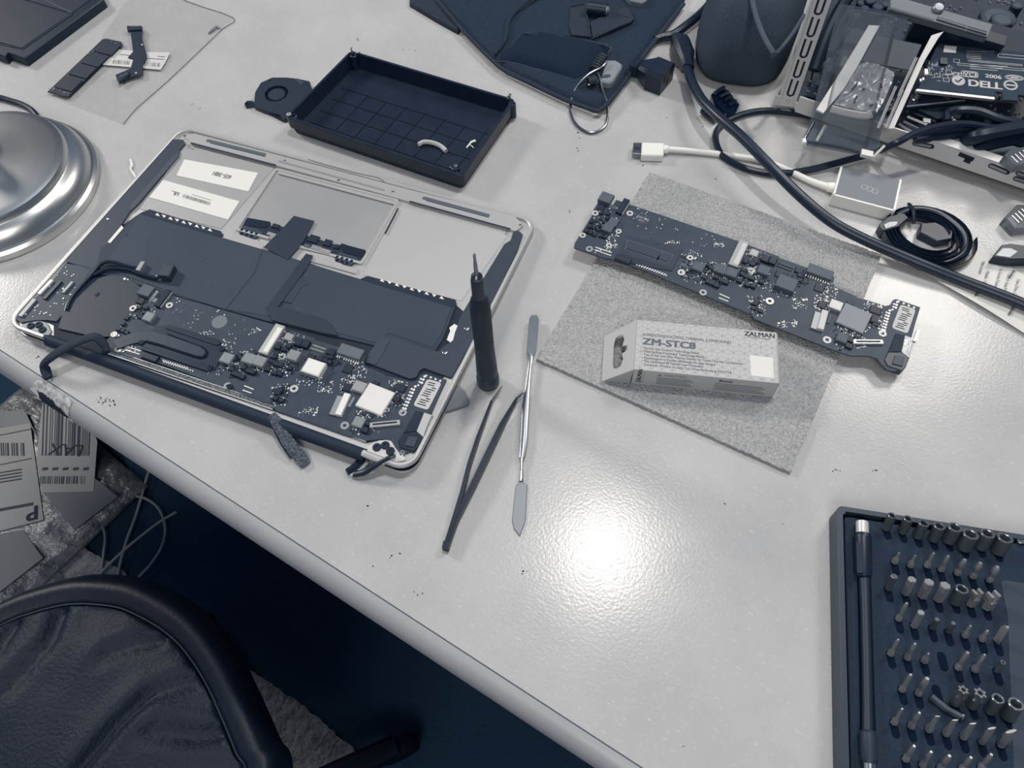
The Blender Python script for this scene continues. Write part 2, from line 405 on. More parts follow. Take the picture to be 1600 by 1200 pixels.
for k in range(5): pixline(g, [(66 + 16 * k, 733), (75 + 16 * k, 732)], 5, PF, z)
g.build('bar_code', mat('label ink', 72, .7), labB)
g = MB(); x = -30.
while x < 40:
    w = rr.choice((1.2, 2, 3)); pixline(g, [(x, 692), (x + 1, 712)], w, PF, z); x += w + rr.choice((1.4, 2.4, 3.4))
for yy in (676, 722): pixline(g, [(-50, yy + 14), (50, yy - 6)], 1.6, PF, z)
for k in range(4): pixline(g, [(-40, 745 + k * 5), (34, 733 + k * 5)], 2.2, PF, z)
pixline(g, [(-40, 804), (52, 787)], 5, PF, z)
g.build('bar_code', mat('label ink', 72, .7), labA)
def dirz(fr, x0, y0, x1, y1, z):
    p, q = fr.at(x0, y0, z), fr.at(x1, y1, z); return math.atan2(q[1] - p[1], q[0] - p[0]), (p, q)
rz, (p, q) = dirz(PF, 124, 703, 82, 701, z); words('LAX', 30, (*PF.at(104, 702, z), z + .1), labB, mat('label ink dark', 44, .7), rz, 1.05, 'CENTER', bold=.3)
rz, (p, q) = dirz(PF, 62, 800, 40, 806, z); words('P', 34, (*PF.at(51, 801, z), z + .1), labA, mat('label ink dark', 44, .7), rz, 1.1, 'CENTER', bold=1)

# ---- loose cord on the floor under the desk
def cord(name, pts, r, label, m, cat='cord', group=None, rb=None, sub=8):
    """pts: (px, py, height above the desk top)"""
    P = [Vector((*TAB.at(x, y, z), z)) for x, y, z in pts]; o = P[0].copy(); fr = Fr((o.x, o.y, 0))
    b = MB().tube([p - Vector((o.x, o.y, 0)) for p in P], r, 8, sub, rb).build(name, m)
    put(b, fr); return tag(b, label, cat, group)
FZ = -ZT + 12.5
M_cord = mat('pale cord', 168, .6)
cord('floor_cable', [(245, 705, FZ), (232, 738, FZ), (214, 800, FZ), (196, 850, FZ), (184, 900, FZ), (178, 960, FZ)], 2.3, 'white cord running straight down from the desk edge to the chair', M_cord)
cord('floor_cable', [(276, 800, FZ), (250, 815, FZ), (215, 842, FZ), (185, 868, FZ), (150, 905, FZ), (120, 960, FZ)], 2.3, 'white cord with a cut end pointing away from the chair', M_cord)
cord('floor_cable', [(180, 778, FZ), (200, 775, FZ), (225, 778, FZ), (248, 795, FZ), (258, 825, FZ), (252, 855, FZ), (235, 882, FZ), (215, 905, FZ), (190, 950, FZ)], 2.2, 'white cord curling in a wide loop on the floor', M_cord)
cord('floor_cable', [(150, 808, FZ), (160, 822, FZ), (164, 840, FZ), (162, 862, FZ), (158, 895, FZ), (150, 950, FZ)], 2.0, 'thin short white cord beside the parcel corner', M_cord)

# ---- chair
CHZ = -262
CF = Fr((60, -340, -ZT + 9.2))
vis = [CF.at(x, y, ZT - 9.2 + CHZ - 8) for x, y in ((0, 930), (60, 906), (130, 890), (200, 893), (240, 905), (290, 932), (330, 966), (370, 1022), (400, 1082), (430, 1150), (450, 1200))]
rest = [(240, 60), (245, -40), (215, -150), (130, -225), (0, -245), (-135, -225), (-220, -140), (-240, -20), (-215, 90)]
ctl = ccw(vis + rest)
bnd = [(p.x, p.y) for p in spline([Vector((x, y, 0)) for x, y in ctl], 8, True)]
chair = thing('office_chair', 'dark leather office chair with a piped seat, pushed near the desk', 'chair', CF)
creases = [[(100, 930), (78, 1000), (30, 1060), (-40, 1130)], [(303, 1062), (270, 1070), (235, 1085), (185, 1135), (120, 1215)], [(245, 998), (205, 1005), (165, 1022)], [(350, 1142), (310, 1150), (240, 1140)], [(30, 948), (20, 975), (0, 1010)]]
crs = [[Vector(CF.at(x, y, ZT - 9.2 + CHZ)) for x, y in c] for c in creases]
def dseg(p, a, b):
    ab = b - a; t = max(0, min(1, (p - a).dot(ab) / ab.length_squared)); q = a + ab * t
    return (p - q).length, (p - q).x * ab.y - (p - q).y * ab.x
from mathutils import noise as mn
NB = len(bnd); rings = [0.02, .06, .1, .15, .2, .25, .3, .35, .4, .45, .5, .54, .58, .62, .66, .7, .73, .76, .79, .81, .825, .84, .85, .857, .863, .87, .88, .895, .91, .93, .95, .97, .985, 1.0]
loops = []; H0 = ZT - 9.2 + CHZ
for t in rings:
    l = []
    for i, (x, y) in enumerate(bnd):
        p = Vector((x * t, y * t))
        if t < .857: z = 12 * (1 - (t / .857) ** 3) - 3
        elif t < .87: z = -9 if t < .866 else -5
        else:
            u = (t - .87) / .13; z = 5 * math.sin(min(1, u * 1.6) * math.pi / 2) - 3 - 26 * max(0, u - .35) ** 2 / .42
        if t < .85:
            z += 3 * mn.noise((p.x / 70, p.y / 70, 1.3)) + 1.2 * mn.noise((p.x / 24, p.y / 24, 4.1))
            for c in crs:
                d, sd = min((dseg(p, a, b) for a, b in zip(c, c[1:])), key=lambda q: q[0])
                z += -7 * math.exp(-(d / 7) ** 2) + (3.5 if sd > 0 else 1.) * math.exp(-((d - 12) / 9) ** 2)
        l.append((p.x, p.y, H0 + z))
    loops.append(l)
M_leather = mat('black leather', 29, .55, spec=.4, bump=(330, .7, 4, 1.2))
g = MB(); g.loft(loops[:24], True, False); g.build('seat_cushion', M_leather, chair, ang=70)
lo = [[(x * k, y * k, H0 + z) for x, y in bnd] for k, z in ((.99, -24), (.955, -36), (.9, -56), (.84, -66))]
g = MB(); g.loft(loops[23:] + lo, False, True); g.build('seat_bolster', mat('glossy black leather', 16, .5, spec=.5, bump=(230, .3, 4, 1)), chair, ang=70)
g = MB(); g.tube([(x * .861, y * .861, H0 - 5) for x, y in bnd[::2]], 1.1, 6, 2, closed=True); g.build('piping', mat('seat piping', 44, .5), chair)
g = MB(); g.lathe([(45, H0 - 74), (30, H0 - 90), (28, H0 - 200), (40, 110), (45, 70)]); g.build('pedestal', M_blk2, chair)
for k in range(5):
    a = math.radians(47.6 + 72 * k); d = Vector((math.cos(a), math.sin(a)))
    l = MB().tube([(d.x * 30, d.y * 30, 90), (d.x * 150, d.y * 150, 82), (d.x * 290, d.y * 290, 62)], [26, 20, 15], 8, 5, [16, 13, 9]).build('base_leg', M_deep, chair)
    MB().xf(lambda p: p).lathe([(1, -11), (25, -11), (27, -6), (27, 6), (25, 11), (1, 11)], n=24).xf(lambda p, d=d: (d.x * 290 + p[0] * d.y * 0 + p[2] * d.y + p[0] * d.x, d.y * 290 - p[2] * d.x + p[0] * d.y, 27.3 + p[1])).build('caster', M_deep, l)
# ================================================================== THE OPENED LAPTOP
tl = math.atan2(5, 227)
LF = Fr((0, 0, 12), (1, 0, 0), (0, math.sin(tl), math.cos(tl)))       # w = 0 is the upper face of the rim
lap = thing('laptop', 'opened silver laptop lying upside down with battery and circuit board bare', 'laptop', LF)
lp = lambda pts, w=0: LF.poly(pts, w)
cBL, cBR, cTR, cTL = lp([(5, 505.5), (642, 737), (841, 343), (282.7, 195.2)])
rim = [cBL, cBR, cTR, cTL]
def corner_arcs(P, r):
    out = []
    for i in range(4):
        a, b, c = Vector(P[i - 1]), Vector(P[i]), Vector(P[(i + 1) % 4]); d1 = (a - b).normalized(); d2 = (c - b).normalized()
        s, e = b + d1 * r, b + d2 * r; arc = []
        k_ = .5523
        for q in range(9):
            u = q / 8; c1 = s - d1 * r * k_; c2 = e - d2 * r * k_
            arc.append(tuple(s * (1 - u) ** 3 + c1 * 3 * u * (1 - u) ** 2 + c2 * 3 * u * u * (1 - u) + e * u ** 3))
        out.append(arc)
    return out
gl, gr = LF.at(64, 529, 0), LF.at(568, 713, 0)
def cpath(d, r):
    P = inset(rim, d) if d else rim; A = corner_arcs(P, r)
    yb = lambda x: P[0][1] + (P[1][1] - P[0][1]) * (x - P[0][0]) / (P[1][0] - P[0][0])
    return [(gr[0], yb(gr[0]))] + A[1] + A[2] + A[3] + A[0] + [(gl[0], yb(gl[0]))]
o_, i_ = cpath(0, 13), cpath(3.1, 10)
o2 = cpath(.7, 12.4)
g = MB(); f = lambda p, z: [(x, y, z) for x, y in p]
WB = -3.1
g.loft([f(i_, WB), f(o_, WB), f(o_, -.8), f(o2, 0), f(cpath(2.4, 10.6), 0), f(i_, -.5), f(i_, WB)], False, False, closed=False)
n_ = len(o_)
for idx in (0, n_ - 1):
    g.add([(*o_[idx], WB), (*o_[idx], -.4), (*i_[idx], -.4), (*i_[idx], WB)], [(0, 1, 2, 3)])
g.build('case_rim', M_alu, lap)
full = [p for a in corner_arcs(inset(rim, 2.6), 10) for p in a]
MB().prism(full, WB + .05, -2.6).build('top_case_floor', M_alu, lap)
# lid underneath, lying on the desk
lid = [p for a in corner_arcs(rim, 13) for p in a]
tolap = lambda p: LF.inv((p[0], p[1], p[2]))
flat = [(LF.m @ Vector((x, y, 0)) + LF.o) for x, y in lid]; flat = [(p.x, p.y) for p in flat]
MB().prism(flat, .2, 2.4, .5).xf(tolap).build('display_lid', M_alu, lap)
MB().prism(inset(flat, 1.2), 2.2, 2.9).xf(tolap).build('display_bezel', M_deep, lap)
# hinge: clutch cover, dark slot and the perforated strip along the rear
ax, ay = gl; bx, by = gr
MB().tube([(ax + 1, ay + 3.0, -5.6), (bx - 1, by + 3.0, -5.6)], 4.6, 14, 1).build('hinge_cover', M_blk2, lap)
vb = lp([(169, 553), (426, 640)], -1.2)
def strip(p, q, w, z0, z1): return MB().prism([(p[0], p[1]), (q[0], q[1]), (q[0], q[1] + w), (p[0], p[1] + w)], z0, z1)
m_vent = mat('perforated strip', 140, .4, metal=.6, bump=(1800, 1., 1, .6), vary=(1500, 60, .1))
vent = strip(vb[0], vb[1], 3.6, -2.6, -1.2).build('vent_strip', m_vent, lap)
g = MB(); 
for off in (-.15, 3.35): g.prism([(vb[0][0], vb[0][1] + off), (vb[1][0], vb[1][1] + off), (vb[1][0], vb[1][1] + off + .45), (vb[0][0], vb[0][1] + off + .45)], -1.5, -.9)
g.build('vent_border', mat('vent border', 214, .4, metal=.3), vent)
v2 = lp([(440, 640), (572, 690)], -1.2)
strip(v2[0], v2[1], 2.0, -2.6, -1.4).build('vent_strip', M_blk2, lap)
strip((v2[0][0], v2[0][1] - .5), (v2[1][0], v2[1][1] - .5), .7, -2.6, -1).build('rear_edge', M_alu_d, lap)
# hinge brackets with their screws
def screw(x, y, z, r, parent, m=M_blk2, h=1.1, name='screw'):
    s = MB().lathe([(r, z), (r, z + h * .7), (r * .82, z + h), (r * .42, z + h), (r * .36, z + h * .45), (.01, z + h * .45)], x, y, 14, cap1=False)
    return s.build(name, m, parent)
br = MB().prism(rpoly(lp([(575, 697), (592, 688), (607, 687), (617, 692), (626, 707), (636, 718), (618, 722), (598, 714), (574, 706)], -1.2), 1.2), -2.6, -1.2, .2).build('hinge_bracket', mat('pale bracket', 214, .4, metal=.3), lap)
for px, py in ((589, 699), (602, 696), (610, 705)): screw(*LF.at(px, py, -1), -1.2, 2.9, br)
screw(*LF.at(629, 707.5, -1), -1.5, 2.0, lap, M_chrome)
p = lp([(566, 706), (602, 720)], -.6)
MB().tube([(p[0][0], p[0][1], -2.4), (p[1][0], p[1][1], -2.4)], 2.4, 12, 1).build('hinge_barrel', mat('pale bracket', 214, .4, metal=.3), lap)
bl = MB().prism(rpoly(lp([(33, 507), (46, 503), (62, 500), (74, 505), (80, 517), (76, 524), (52, 519), (34, 514)], -1.4), 1.2), -2.6, -1.6, .2).build('hinge_bracket', mat('grey bracket', 112, .4, metal=.5), lap)
for px, py in ((48, 509), (60.5, 507.5), (66, 515)): screw(*LF.at(px, py, -1.4), -1.6, 2.6, bl)
# front rail with its pockets
yl = lambda pts, w=-.4: lp(pts, w)
rail = MB().prism(yl([(303, 208), (420, 238), (640, 296), (805, 338), (818, 352), (806, 361), (796, 358), (640, 315), (430, 258), (297, 223), (291, 214)]), -2.7, -.4, .2).build('front_rail', M_alu, lap)
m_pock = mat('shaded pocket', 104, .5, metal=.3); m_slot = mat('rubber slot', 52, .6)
for a, b in (((325, 219.5), (413, 241.5)), ((663, 309.5), (762, 336.5))):
    q = lp([a, b], -.3); MB().prism(pill(q[0], q[1], 1.75), -.5, -.32, .1).build('pocket', m_pock, rail)
    q2 = lp([(a[0] + 3, a[1] + 4), (b[0] + 2, b[1] + 3.4)], -.3); MB().tube([(*q2[0], -.3), (*q2[1], -.3)], .3, 6, 1).build('pocket_lip', M_chrome, rail)
for a, b in (((299, 223.5), (430, 258)), ((641, 315), (796, 357.5))):
    q = lp([a, b], -.3); MB().prism(pill(q[0], q[1], .95), -.5, -.25, .1).build('gasket', m_slot, rail)
q = lp([(436, 252), (600, 297)], -.3); MB().prism(pill(q[0], q[1], .9), -.5, -.3).build('magnet_groove', M_alu_d, rail)
for px, py in ((445, 251.5), (614, 282 + 18), (529, 282), (813, 352), (792, 362), (289, 213), (295.5, 228.5)):
    screw(*LF.at(px, py, -.4), -.6, 1.15, lap, M_chrome, .7)
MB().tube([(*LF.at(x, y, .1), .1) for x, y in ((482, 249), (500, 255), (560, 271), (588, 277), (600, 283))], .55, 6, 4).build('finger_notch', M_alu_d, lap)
# trackpad well
tp = lp([(432.6, 266.5), (619.5, 315), (564, 409.5), (372.5, 357.5)], -1.6)
fr_o = rpoly(inset(tp, -2.2), 3, 3); fr_i = rpoly(inset(tp, 0), 2, 3)
tpad = MB().prism(rpoly(inset(tp, .3), 2, 3), -2.7, -1.9).build('trackpad', mat('trackpad plate', 176, .42, metal=.5, vary=(14, 190, .25)), lap)
MB().holed(fr_o, fr_i, -2.6, -.9).build('trackpad_frame', M_alu, lap)
q = lp([(437, 269), (619, 317)], -1.4); MB().prism(pill(q[0], q[1], 2.0), -2.4, -1.3, .3).build('trackpad_bar', M_alu, lap)
q = lp([(436, 272.5), (617, 320.5)], -1.2); MB().tube([(*q[0], -1.25), (*q[1], -1.25)], .22, 6, 1).build('trackpad_seam', M_blk2, lap)
q = lp([(622, 326), (602, 365)], -1.2); MB().tube([(*q[0], -.9), (*q[1], -.9)], .6, 6, 1).build('side_seam', M_blk2, lap)
wp = lp([(360, 358), (372, 366), (402, 375), (412, 384), (408, 390), (346, 372)], -1.7)
MB().prism(wp, -2.5, -1.5).build('well_lip', M_alu, lap)
MB().prism(lp([(478, 392), (520, 402), (536, 414), (560, 420), (556, 428), (470, 404)], -1.7), -2.5, -1.4).build('well_lip', M_alu, lap)
tb = MB().prism(rpoly(lp([(386, 340), (422, 348), (424, 356), (440, 356), (530, 384), (534, 380), (572, 394), (560, 412), (520, 408), (515, 398), (410, 366), (400, 372), (373, 363)], -1.5), .8, 2), -1.9, -1.45).build('trackpad_board', M_blk2, tpad)
def chip_px(parent, px, py, dx, dy, h, m, w, a=0, name='chip', fr=LF, bev=.2):
    x, y = fr.at(px, py, w); return MB().box(x, y, w - .3, dx, dy, h + .3, a, bev).build(name, m, parent)
for px, py, dx, dy, mm in ((431, 354, 6, 4, M_chip), (440, 358, 4, 4, M_chip), (425, 367, 8, 3, M_chipl), (428, 373, 8, 3.5, M_alu_d), (490, 374, 8, 7, M_chip), (494, 388, 8, 4, M_alu_d), (512, 380, 6, 6, M_chip), (508, 393, 9, 4, M_chipl), (527, 386, 4, 4, M_chip), (480, 385, 5, 3, M_chipg)):
    chip_px(tb, px, py, dx, dy, .9, mm, -1.3)
for cx, cy in ((392, 362), (541, 404)):
    pad = MB().prism(rpoly(lp([(cx - 16, cy - 4), (cx - 10, cy - 10), (cx + 10, cy - 4), (cx + 20, cy + 2), (cx + 6, cy + 12), (cx - 6, cy + 8), (cx - 18, cy + 4)], -1.3), 1, 2), -1.6, -1.1).build('sensor_pad', M_pcb, tb)
    for k in range(7):
        x, y = LF.at(cx - 14 + (k % 4) * 7.5, cy - 3 + (k // 4) * 5.5 + (k % 4) * 2.2, -1); MB().cyl(x, y, -1.2, -.8, 1.15, n=10).build('pad_hole', M_deep, pad)
ssd_pad = [((386, 340), (424, 347), (416, 356), (380, 352)), ((534, 381), (572, 391), (568, 402), (536, 394))]
for q in ssd_pad: MB().prism(rpoly(lp(q, -1.1), 1.2, 2), -1.5, -1.0).build('rubber_pad', M_rubber, tb)
# right palm rest and tapes
MB().prism(lp([(622, 322), (794, 366), (720, 470), (569, 430)], -2), -2.7, -2.1).build('palm_rest_sheet', mat('lit aluminium', 194, .5, metal=.45, bump=(90, .15, 2, .5)), lap)  # paler copy: nearer the bulb's reflection, painted into the colour
MB().prism(lp([(291, 227), (428, 262), (345, 357), (218, 326)], -2), -2.7, -2.1).build('palm_rest_sheet', mat('dim aluminium', 184, .42, metal=.4), lap)  # same metal, darker tone for its weaker reflection
for P, t in (([(288, 249), (403, 270), (388, 299), (275.5, 274)], 'number'), ([(255, 281), (374, 314.6), (356, 343), (233, 308)], 'code')):
    w = -1.6; tpz = MB().prism(lp(P, w), -2.15, w).build('tape', M_tape, lap)
    if t == 'number':
        rz, (p, q) = dirz(LF, 362, 279, 331, 271, w); words('605-3881', 6.4, (*LF.at(346.5, 273.5, w), w + .12), tpz, M_ink, rz, .72, 'CENTER', bold=.05)
    else:
        g = MB(); rr = random.Random(2); x = 286.
        while x < 328:
            ww = rr.choice((.25, .25, .5)); g.line([LF.at(x + 1, 303.5 + (x - 286) * .3, w), LF.at(x - 1, 308.5 + (x - 286) * .3, w)], ww, w + .12); x += 1.1 + ww
        g.line([LF.at(268, 298, w), LF.at(282, 302, w)], .35, w + .12); g.line([LF.at(300, 304, w), LF.at(330, 313, w)], .35, w + .12)
        g.build('bar_code', M_ink, tpz)
        rz, _ = dirz(LF, 279, 304, 270, 301.5, w); words('UL', 4.2, (*LF.at(275, 303, w), w + .12), tpz, M_ink, rz, 1.1, 'CENTER', bold=.1)
# speakers along both sides
M_spk = mat('speaker box', 58, .55)
sl = MB().prism(rpoly(lp([(267, 217), (286, 218), (289, 224), (280, 234), (279, 243), (218, 316), (203, 330), (190, 350), (168, 381), (158, 388), (150, 421), (103, 409), (113, 395), (160, 342)], -.8), .8, 2), -2.7, -.8, .25).build('speaker', M_spk, lap)
MB().prism(lp([(280, 236), (279, 244), (212, 322), (205, 328), (200, 326), (270, 244)], -.7), -1, -.55).build('speaker_edge', mat('speaker edge', 74, .5), sl)
sr = MB().prism(rpoly(lp([(788, 381), (798, 375), (802, 362), (809, 359), (817, 366), (808, 393), (737, 535), (706, 590), (690, 585), (662, 575), (655, 580), (651, 589), (640, 592), (572, 566), (574, 556), (600, 523), (684, 549), (704, 533), (719, 494)], -.6), 1.2, 3), -2.7, -.6, .3).build('speaker', M_spk, lap)
MB().prism(lp([(572, 566), (574, 556), (594, 527), (610, 531), (590, 567), (584, 570)], -.5), -1, -.3, .15).build('rubber_pad', mat('rubber pad', 62, .55), sr)
for px, py in ((729, 513.5), (695, 551)): screw(*LF.at(px, py, -.6), -.6, 1.6, sr, M_chrome, .5)
screw(*LF.at(170, 341.5, -.6), -.9, 1.6, sl, M_chrome, .5)
for P in (((702, 512), (710, 506), (715, 509), (711, 519), (704, 519)), ((698, 531), (703, 518), (711, 519), (708, 531), (704, 535)), ((168, 378), (190, 352), (193, 356), (172, 380))):
    MB().prism(lp(P, -.4), -.7, -.35, .1).build('foil_tab', M_white, lap)
# added dark sheet that paints the shade of the gaps in the rear half
MB().prism(lp([(104, 411), (218, 334), (409, 389), (562, 436), (714, 478), (740, 500), (690, 595), (660, 640), (632, 690), (606, 684), (574, 692), (400, 632), (170, 556), (120, 541), (84, 526), (84, 508), (60, 498), (40, 496)], -2.2), -2.55, -2.1).build('gap_shade_sheet', mat('gap shade', 28, .7), lap)
# battery
M_bat = mat('battery wrap', 58, .6, spec=.3, vary=(16, 68, .3)); M_bat2 = mat('battery cell', 62, .58, spec=.3, vary=(14, 72, .3))
bt = MB().prism(lp([(218, 333), (300, 357), (409, 389), (480, 410), (562, 436), (712, 478), (709, 486), (692, 530), (680, 548), (606, 526), (594, 542), (540, 529), (415, 501), (275, 462), (200, 440), (150, 426), (104, 409), (150, 372), (172, 380), (205, 342)], -.9), -2.6, -.9, .3).build('battery', M_bat, lap)
for P in (((222, 335), (409, 391), (398, 425), (352, 484), (270, 458), (200, 432), (160, 420), (192, 370)), ((412, 393), (476, 411), (440, 465), (420, 494), (356, 484), (402, 424)), ((482, 413), (562, 437), (706, 480), (690, 522), (676, 543), (606, 520), (590, 536), (470, 505), (452, 470))):
    MB().prism(rpoly(lp(P, -.6), 1.5, 3), -1, -.55, .25).build('battery_cell', M_bat2, bt)
for P, q in (([(234, 327), (345, 361), (349, 368), (342, 373), (218, 333)], ((246, 335), (328, 359))), ([(562, 436), (575, 431), (712, 469), (714, 477), (704, 482)], ((597, 438), (690, 465)))):
    fg = MB().prism(rpoly(lp(P, -.9), .8, 2), -2.2, -.7, .2).build('battery_flange', M_blk2, bt)
    for k in range(9):
        u = k / 8.; x = q[0][0] + (q[1][0] - q[0][0]) * u; y = q[0][1] + (q[1][1] - q[0][1]) * u
        s = 1 if k % 2 else -1
        tri = lp([(x - 3.6, y - 1.2 - s * 1.9), (x + 3.6, y + 1.2 - s * 1.9), (x - .3 * s, y + 2.4 * s)], -.65)
        MB().prism(tri, -.8, -.6).build('cutout', M_white, fg)
for px, py in ((197, 367), (318, 405), (330, 445), (569, 484), (520, 505), (678, 517), (600, 527)):
    MB().lathe([(1.7, -.6), (1.2, -.25), (.01, -.15)], *LF.at(px, py, -.4), 14).build('stud', M_bat2, bt)
# ribbon cable from the trackpad across the battery to the board
M_rib = mat('ribbon cable', 50, .45)
def ribbon(P, w, h, m=M_rib, par=lap, name='ribbon_cable'): return MB().prism(lp(P, w), w - h, w, .08).build(name, m, par)
ribbon([(412, 386), (440, 358), (459, 337), (491, 345), (473, 379), (460, 393), (449, 406)], -.1, .5)
ribbon([(455, 428), (478, 396), (489, 399), (478, 420), (434, 480), (416, 480)], .2, .7)
ribbon([(416, 479), (434, 479), (503, 497), (516, 505), (528, 524), (505, 520), (424, 500)], .45, .8)
ribbon([(440, 470), (466, 432), (480, 436), (482, 444), (470, 450), (456, 474)], -.25, .3, M_bat, lap, 'tape_pad')

# ================================================================== CIRCUIT BOARDS: one layout, two boards
BZ = 11.0
SF = Fr((494.3, 226.9, 0), (math.cos(math.radians(-7.14)), math.sin(math.radians(-7.14)), 0))
bp_ = lambda pts, w=BZ: SF.poly(pts, w)
OUT = bp_([(944, 302), (957, 310), (980, 318), (1158, 378), (1170, 383), (1216, 400), (1219, 403), (1258, 417), (1300, 430), (1304, 434), (1302, 442), (1305, 448), (1336, 462), (1340, 465), (1352, 468), (1384, 478), (1391, 476), (1395, 469), (1400, 467), (1438, 480), (1430, 506), (1423, 532), (1418, 556), (1410, 572), (1400, 580), (1386, 578), (1378, 570), (1370, 560), (1356, 556), (1330, 556), (1300, 546), (1180, 499), (1174, 491), (1160, 486), (1000, 420), (956, 405), (940, 402), (897, 387), (898, 380), (923, 340), (927, 332), (927, 328)])
OUT_IN = inset(OUT, 1.0)
A7 = lambda x, y: (880 + x / 5., 280 + y / 5.)
A8 = lambda x, y: (1130 + x / 5., 370 + y / 5.)
# px, py, du, dv, height, look: seen components
K_, G_, L_, S_, Bt = 'k', 'g', 'l', 's', 'b'
COMP = []
def C7(x, y, du, dv, h, k, a=0): COMP.append((*A7(x, y), du, dv, h, k, a))
def C8(x, y, du, dv, h, k, a=0): COMP.append((*A8(x, y), du, dv, h, k, a))
C7(393, 335, 7.5, 7.5, 3, G_); C7(352, 380, 8, 8, 3, G_); C7(388, 215, 6, 4, 1, G_); C7(300, 215, 5, 6, 1.2, K_)
for x, y in ((222, 330), (285, 358), (205, 368), (240, 378), (275, 392), (182, 403), (214, 416), (246, 432), (300, 262), (350, 268), (298, 440), (330, 450), (322, 330), (345, 300)): C7(x, y, 3.2, 3, 1.6, K_)
for x, y in ((1105, 765), (1132, 798), (1165, 812), (1200, 828), (1238, 790), (1272, 802), (1195, 762), (1160, 690), (1138, 668), (1440, 760), (1476, 772), (1440, 822), (1485, 832), (1380, 790), (1412, 706), (1402, 738), (1480, 660), (1505, 640), (1425, 640)): C7(x, y, 4.2, 3.4, 2.1, K_)
C7(1058, 685, 8.5, 8, 3.2, G_); C7(1228, 702, 9, 8, 3.2, G_); C7(1318, 730, 8.5, 8, 3.6, G_); C7(1492, 575, 6.5, 6, 1.8, L_)
C7(470, 625, 12, 5, 2.2, K_); C7(940, 670, 5, 4, 1.4, G_)
C8(318, 262, 8.5, 8, 3.6, G_); C8(330, 170, 5.5, 6, 2.6, K_); C8(388, 188, 5.5, 6, 2.6, K_); C8(495, 365, 14, 12, 4.6, G_)
C8(752, 398, 7, 7, 1, K_); C8(595, 262, 6, 5, 1.6, K_); C8(490, 220, 11, 1.6, 1.2, G_); C8(480, 240, 11, 1.6, 1.2, G_)
C8(440, 290, 6, 6, 1, K_); C8(775, 530, 6, 6, 1.1, K_); C8(880, 535, 9, 8, 3.2, L_); C8(990, 520, 5, 3, 1.2, K_)
C8(1190, 572, 8, 6, 1, K_); C8(1182, 650, 5, 4.5, 1.8, K_); C8(1190, 680, 4, 3, 1.2, K_); C8(930, 790, 7.5, 7.5, 2.8, G_); C8(990, 800, 5, 4, 2, K_); C8(985, 850, 5, 4, 2, K_)
for x, y in ((520, 305), (560, 320), (598, 335), (600, 300), (250, 520), (238, 555), (262, 500), (300, 350), (172, 300), (290, 575)): C8(x, y, 4, 3.2, 1.9, K_)
C8(830, 640, 2, 8, .8, G_); C8(640, 345, 3, 5, .8, K_)
LOOK = {K_: M_chip, G_: M_chipg, L_: M_chipl}
RINGS = [(*A7(520, 272), 2.6, 1), (*A7(250, 270), 2.6, 1), (*A7(152, 443), 2.4, 1), (*A7(432, 412), 2.3, 1), (*A7(357, 522), 2.3, 1), (*A7(205, 545), 2.7, 0), (*A7(990, 618), 2.4, 1), (*A7(922, 733), 2.7, 1), (*A7(1093, 885), 2.7, 0), (*A7(1470, 712), 2.8, 0), (*A8(362, 507), 2.9, 1), (*A8(812, 805), 2.9, 0), (*A8(1245, 755), 2.7, 0)]
_mc = {}
def comp_mesh(du, dv, h, m):
    k = (du, dv, h, m.name)
    if k not in _mc: _mc[k] = MB().box(0, 0, -.2, du, dv, h + .2, 0, min(.5, du * .12)).mesh('component', m)
    return _mc[k]
_tm = {}
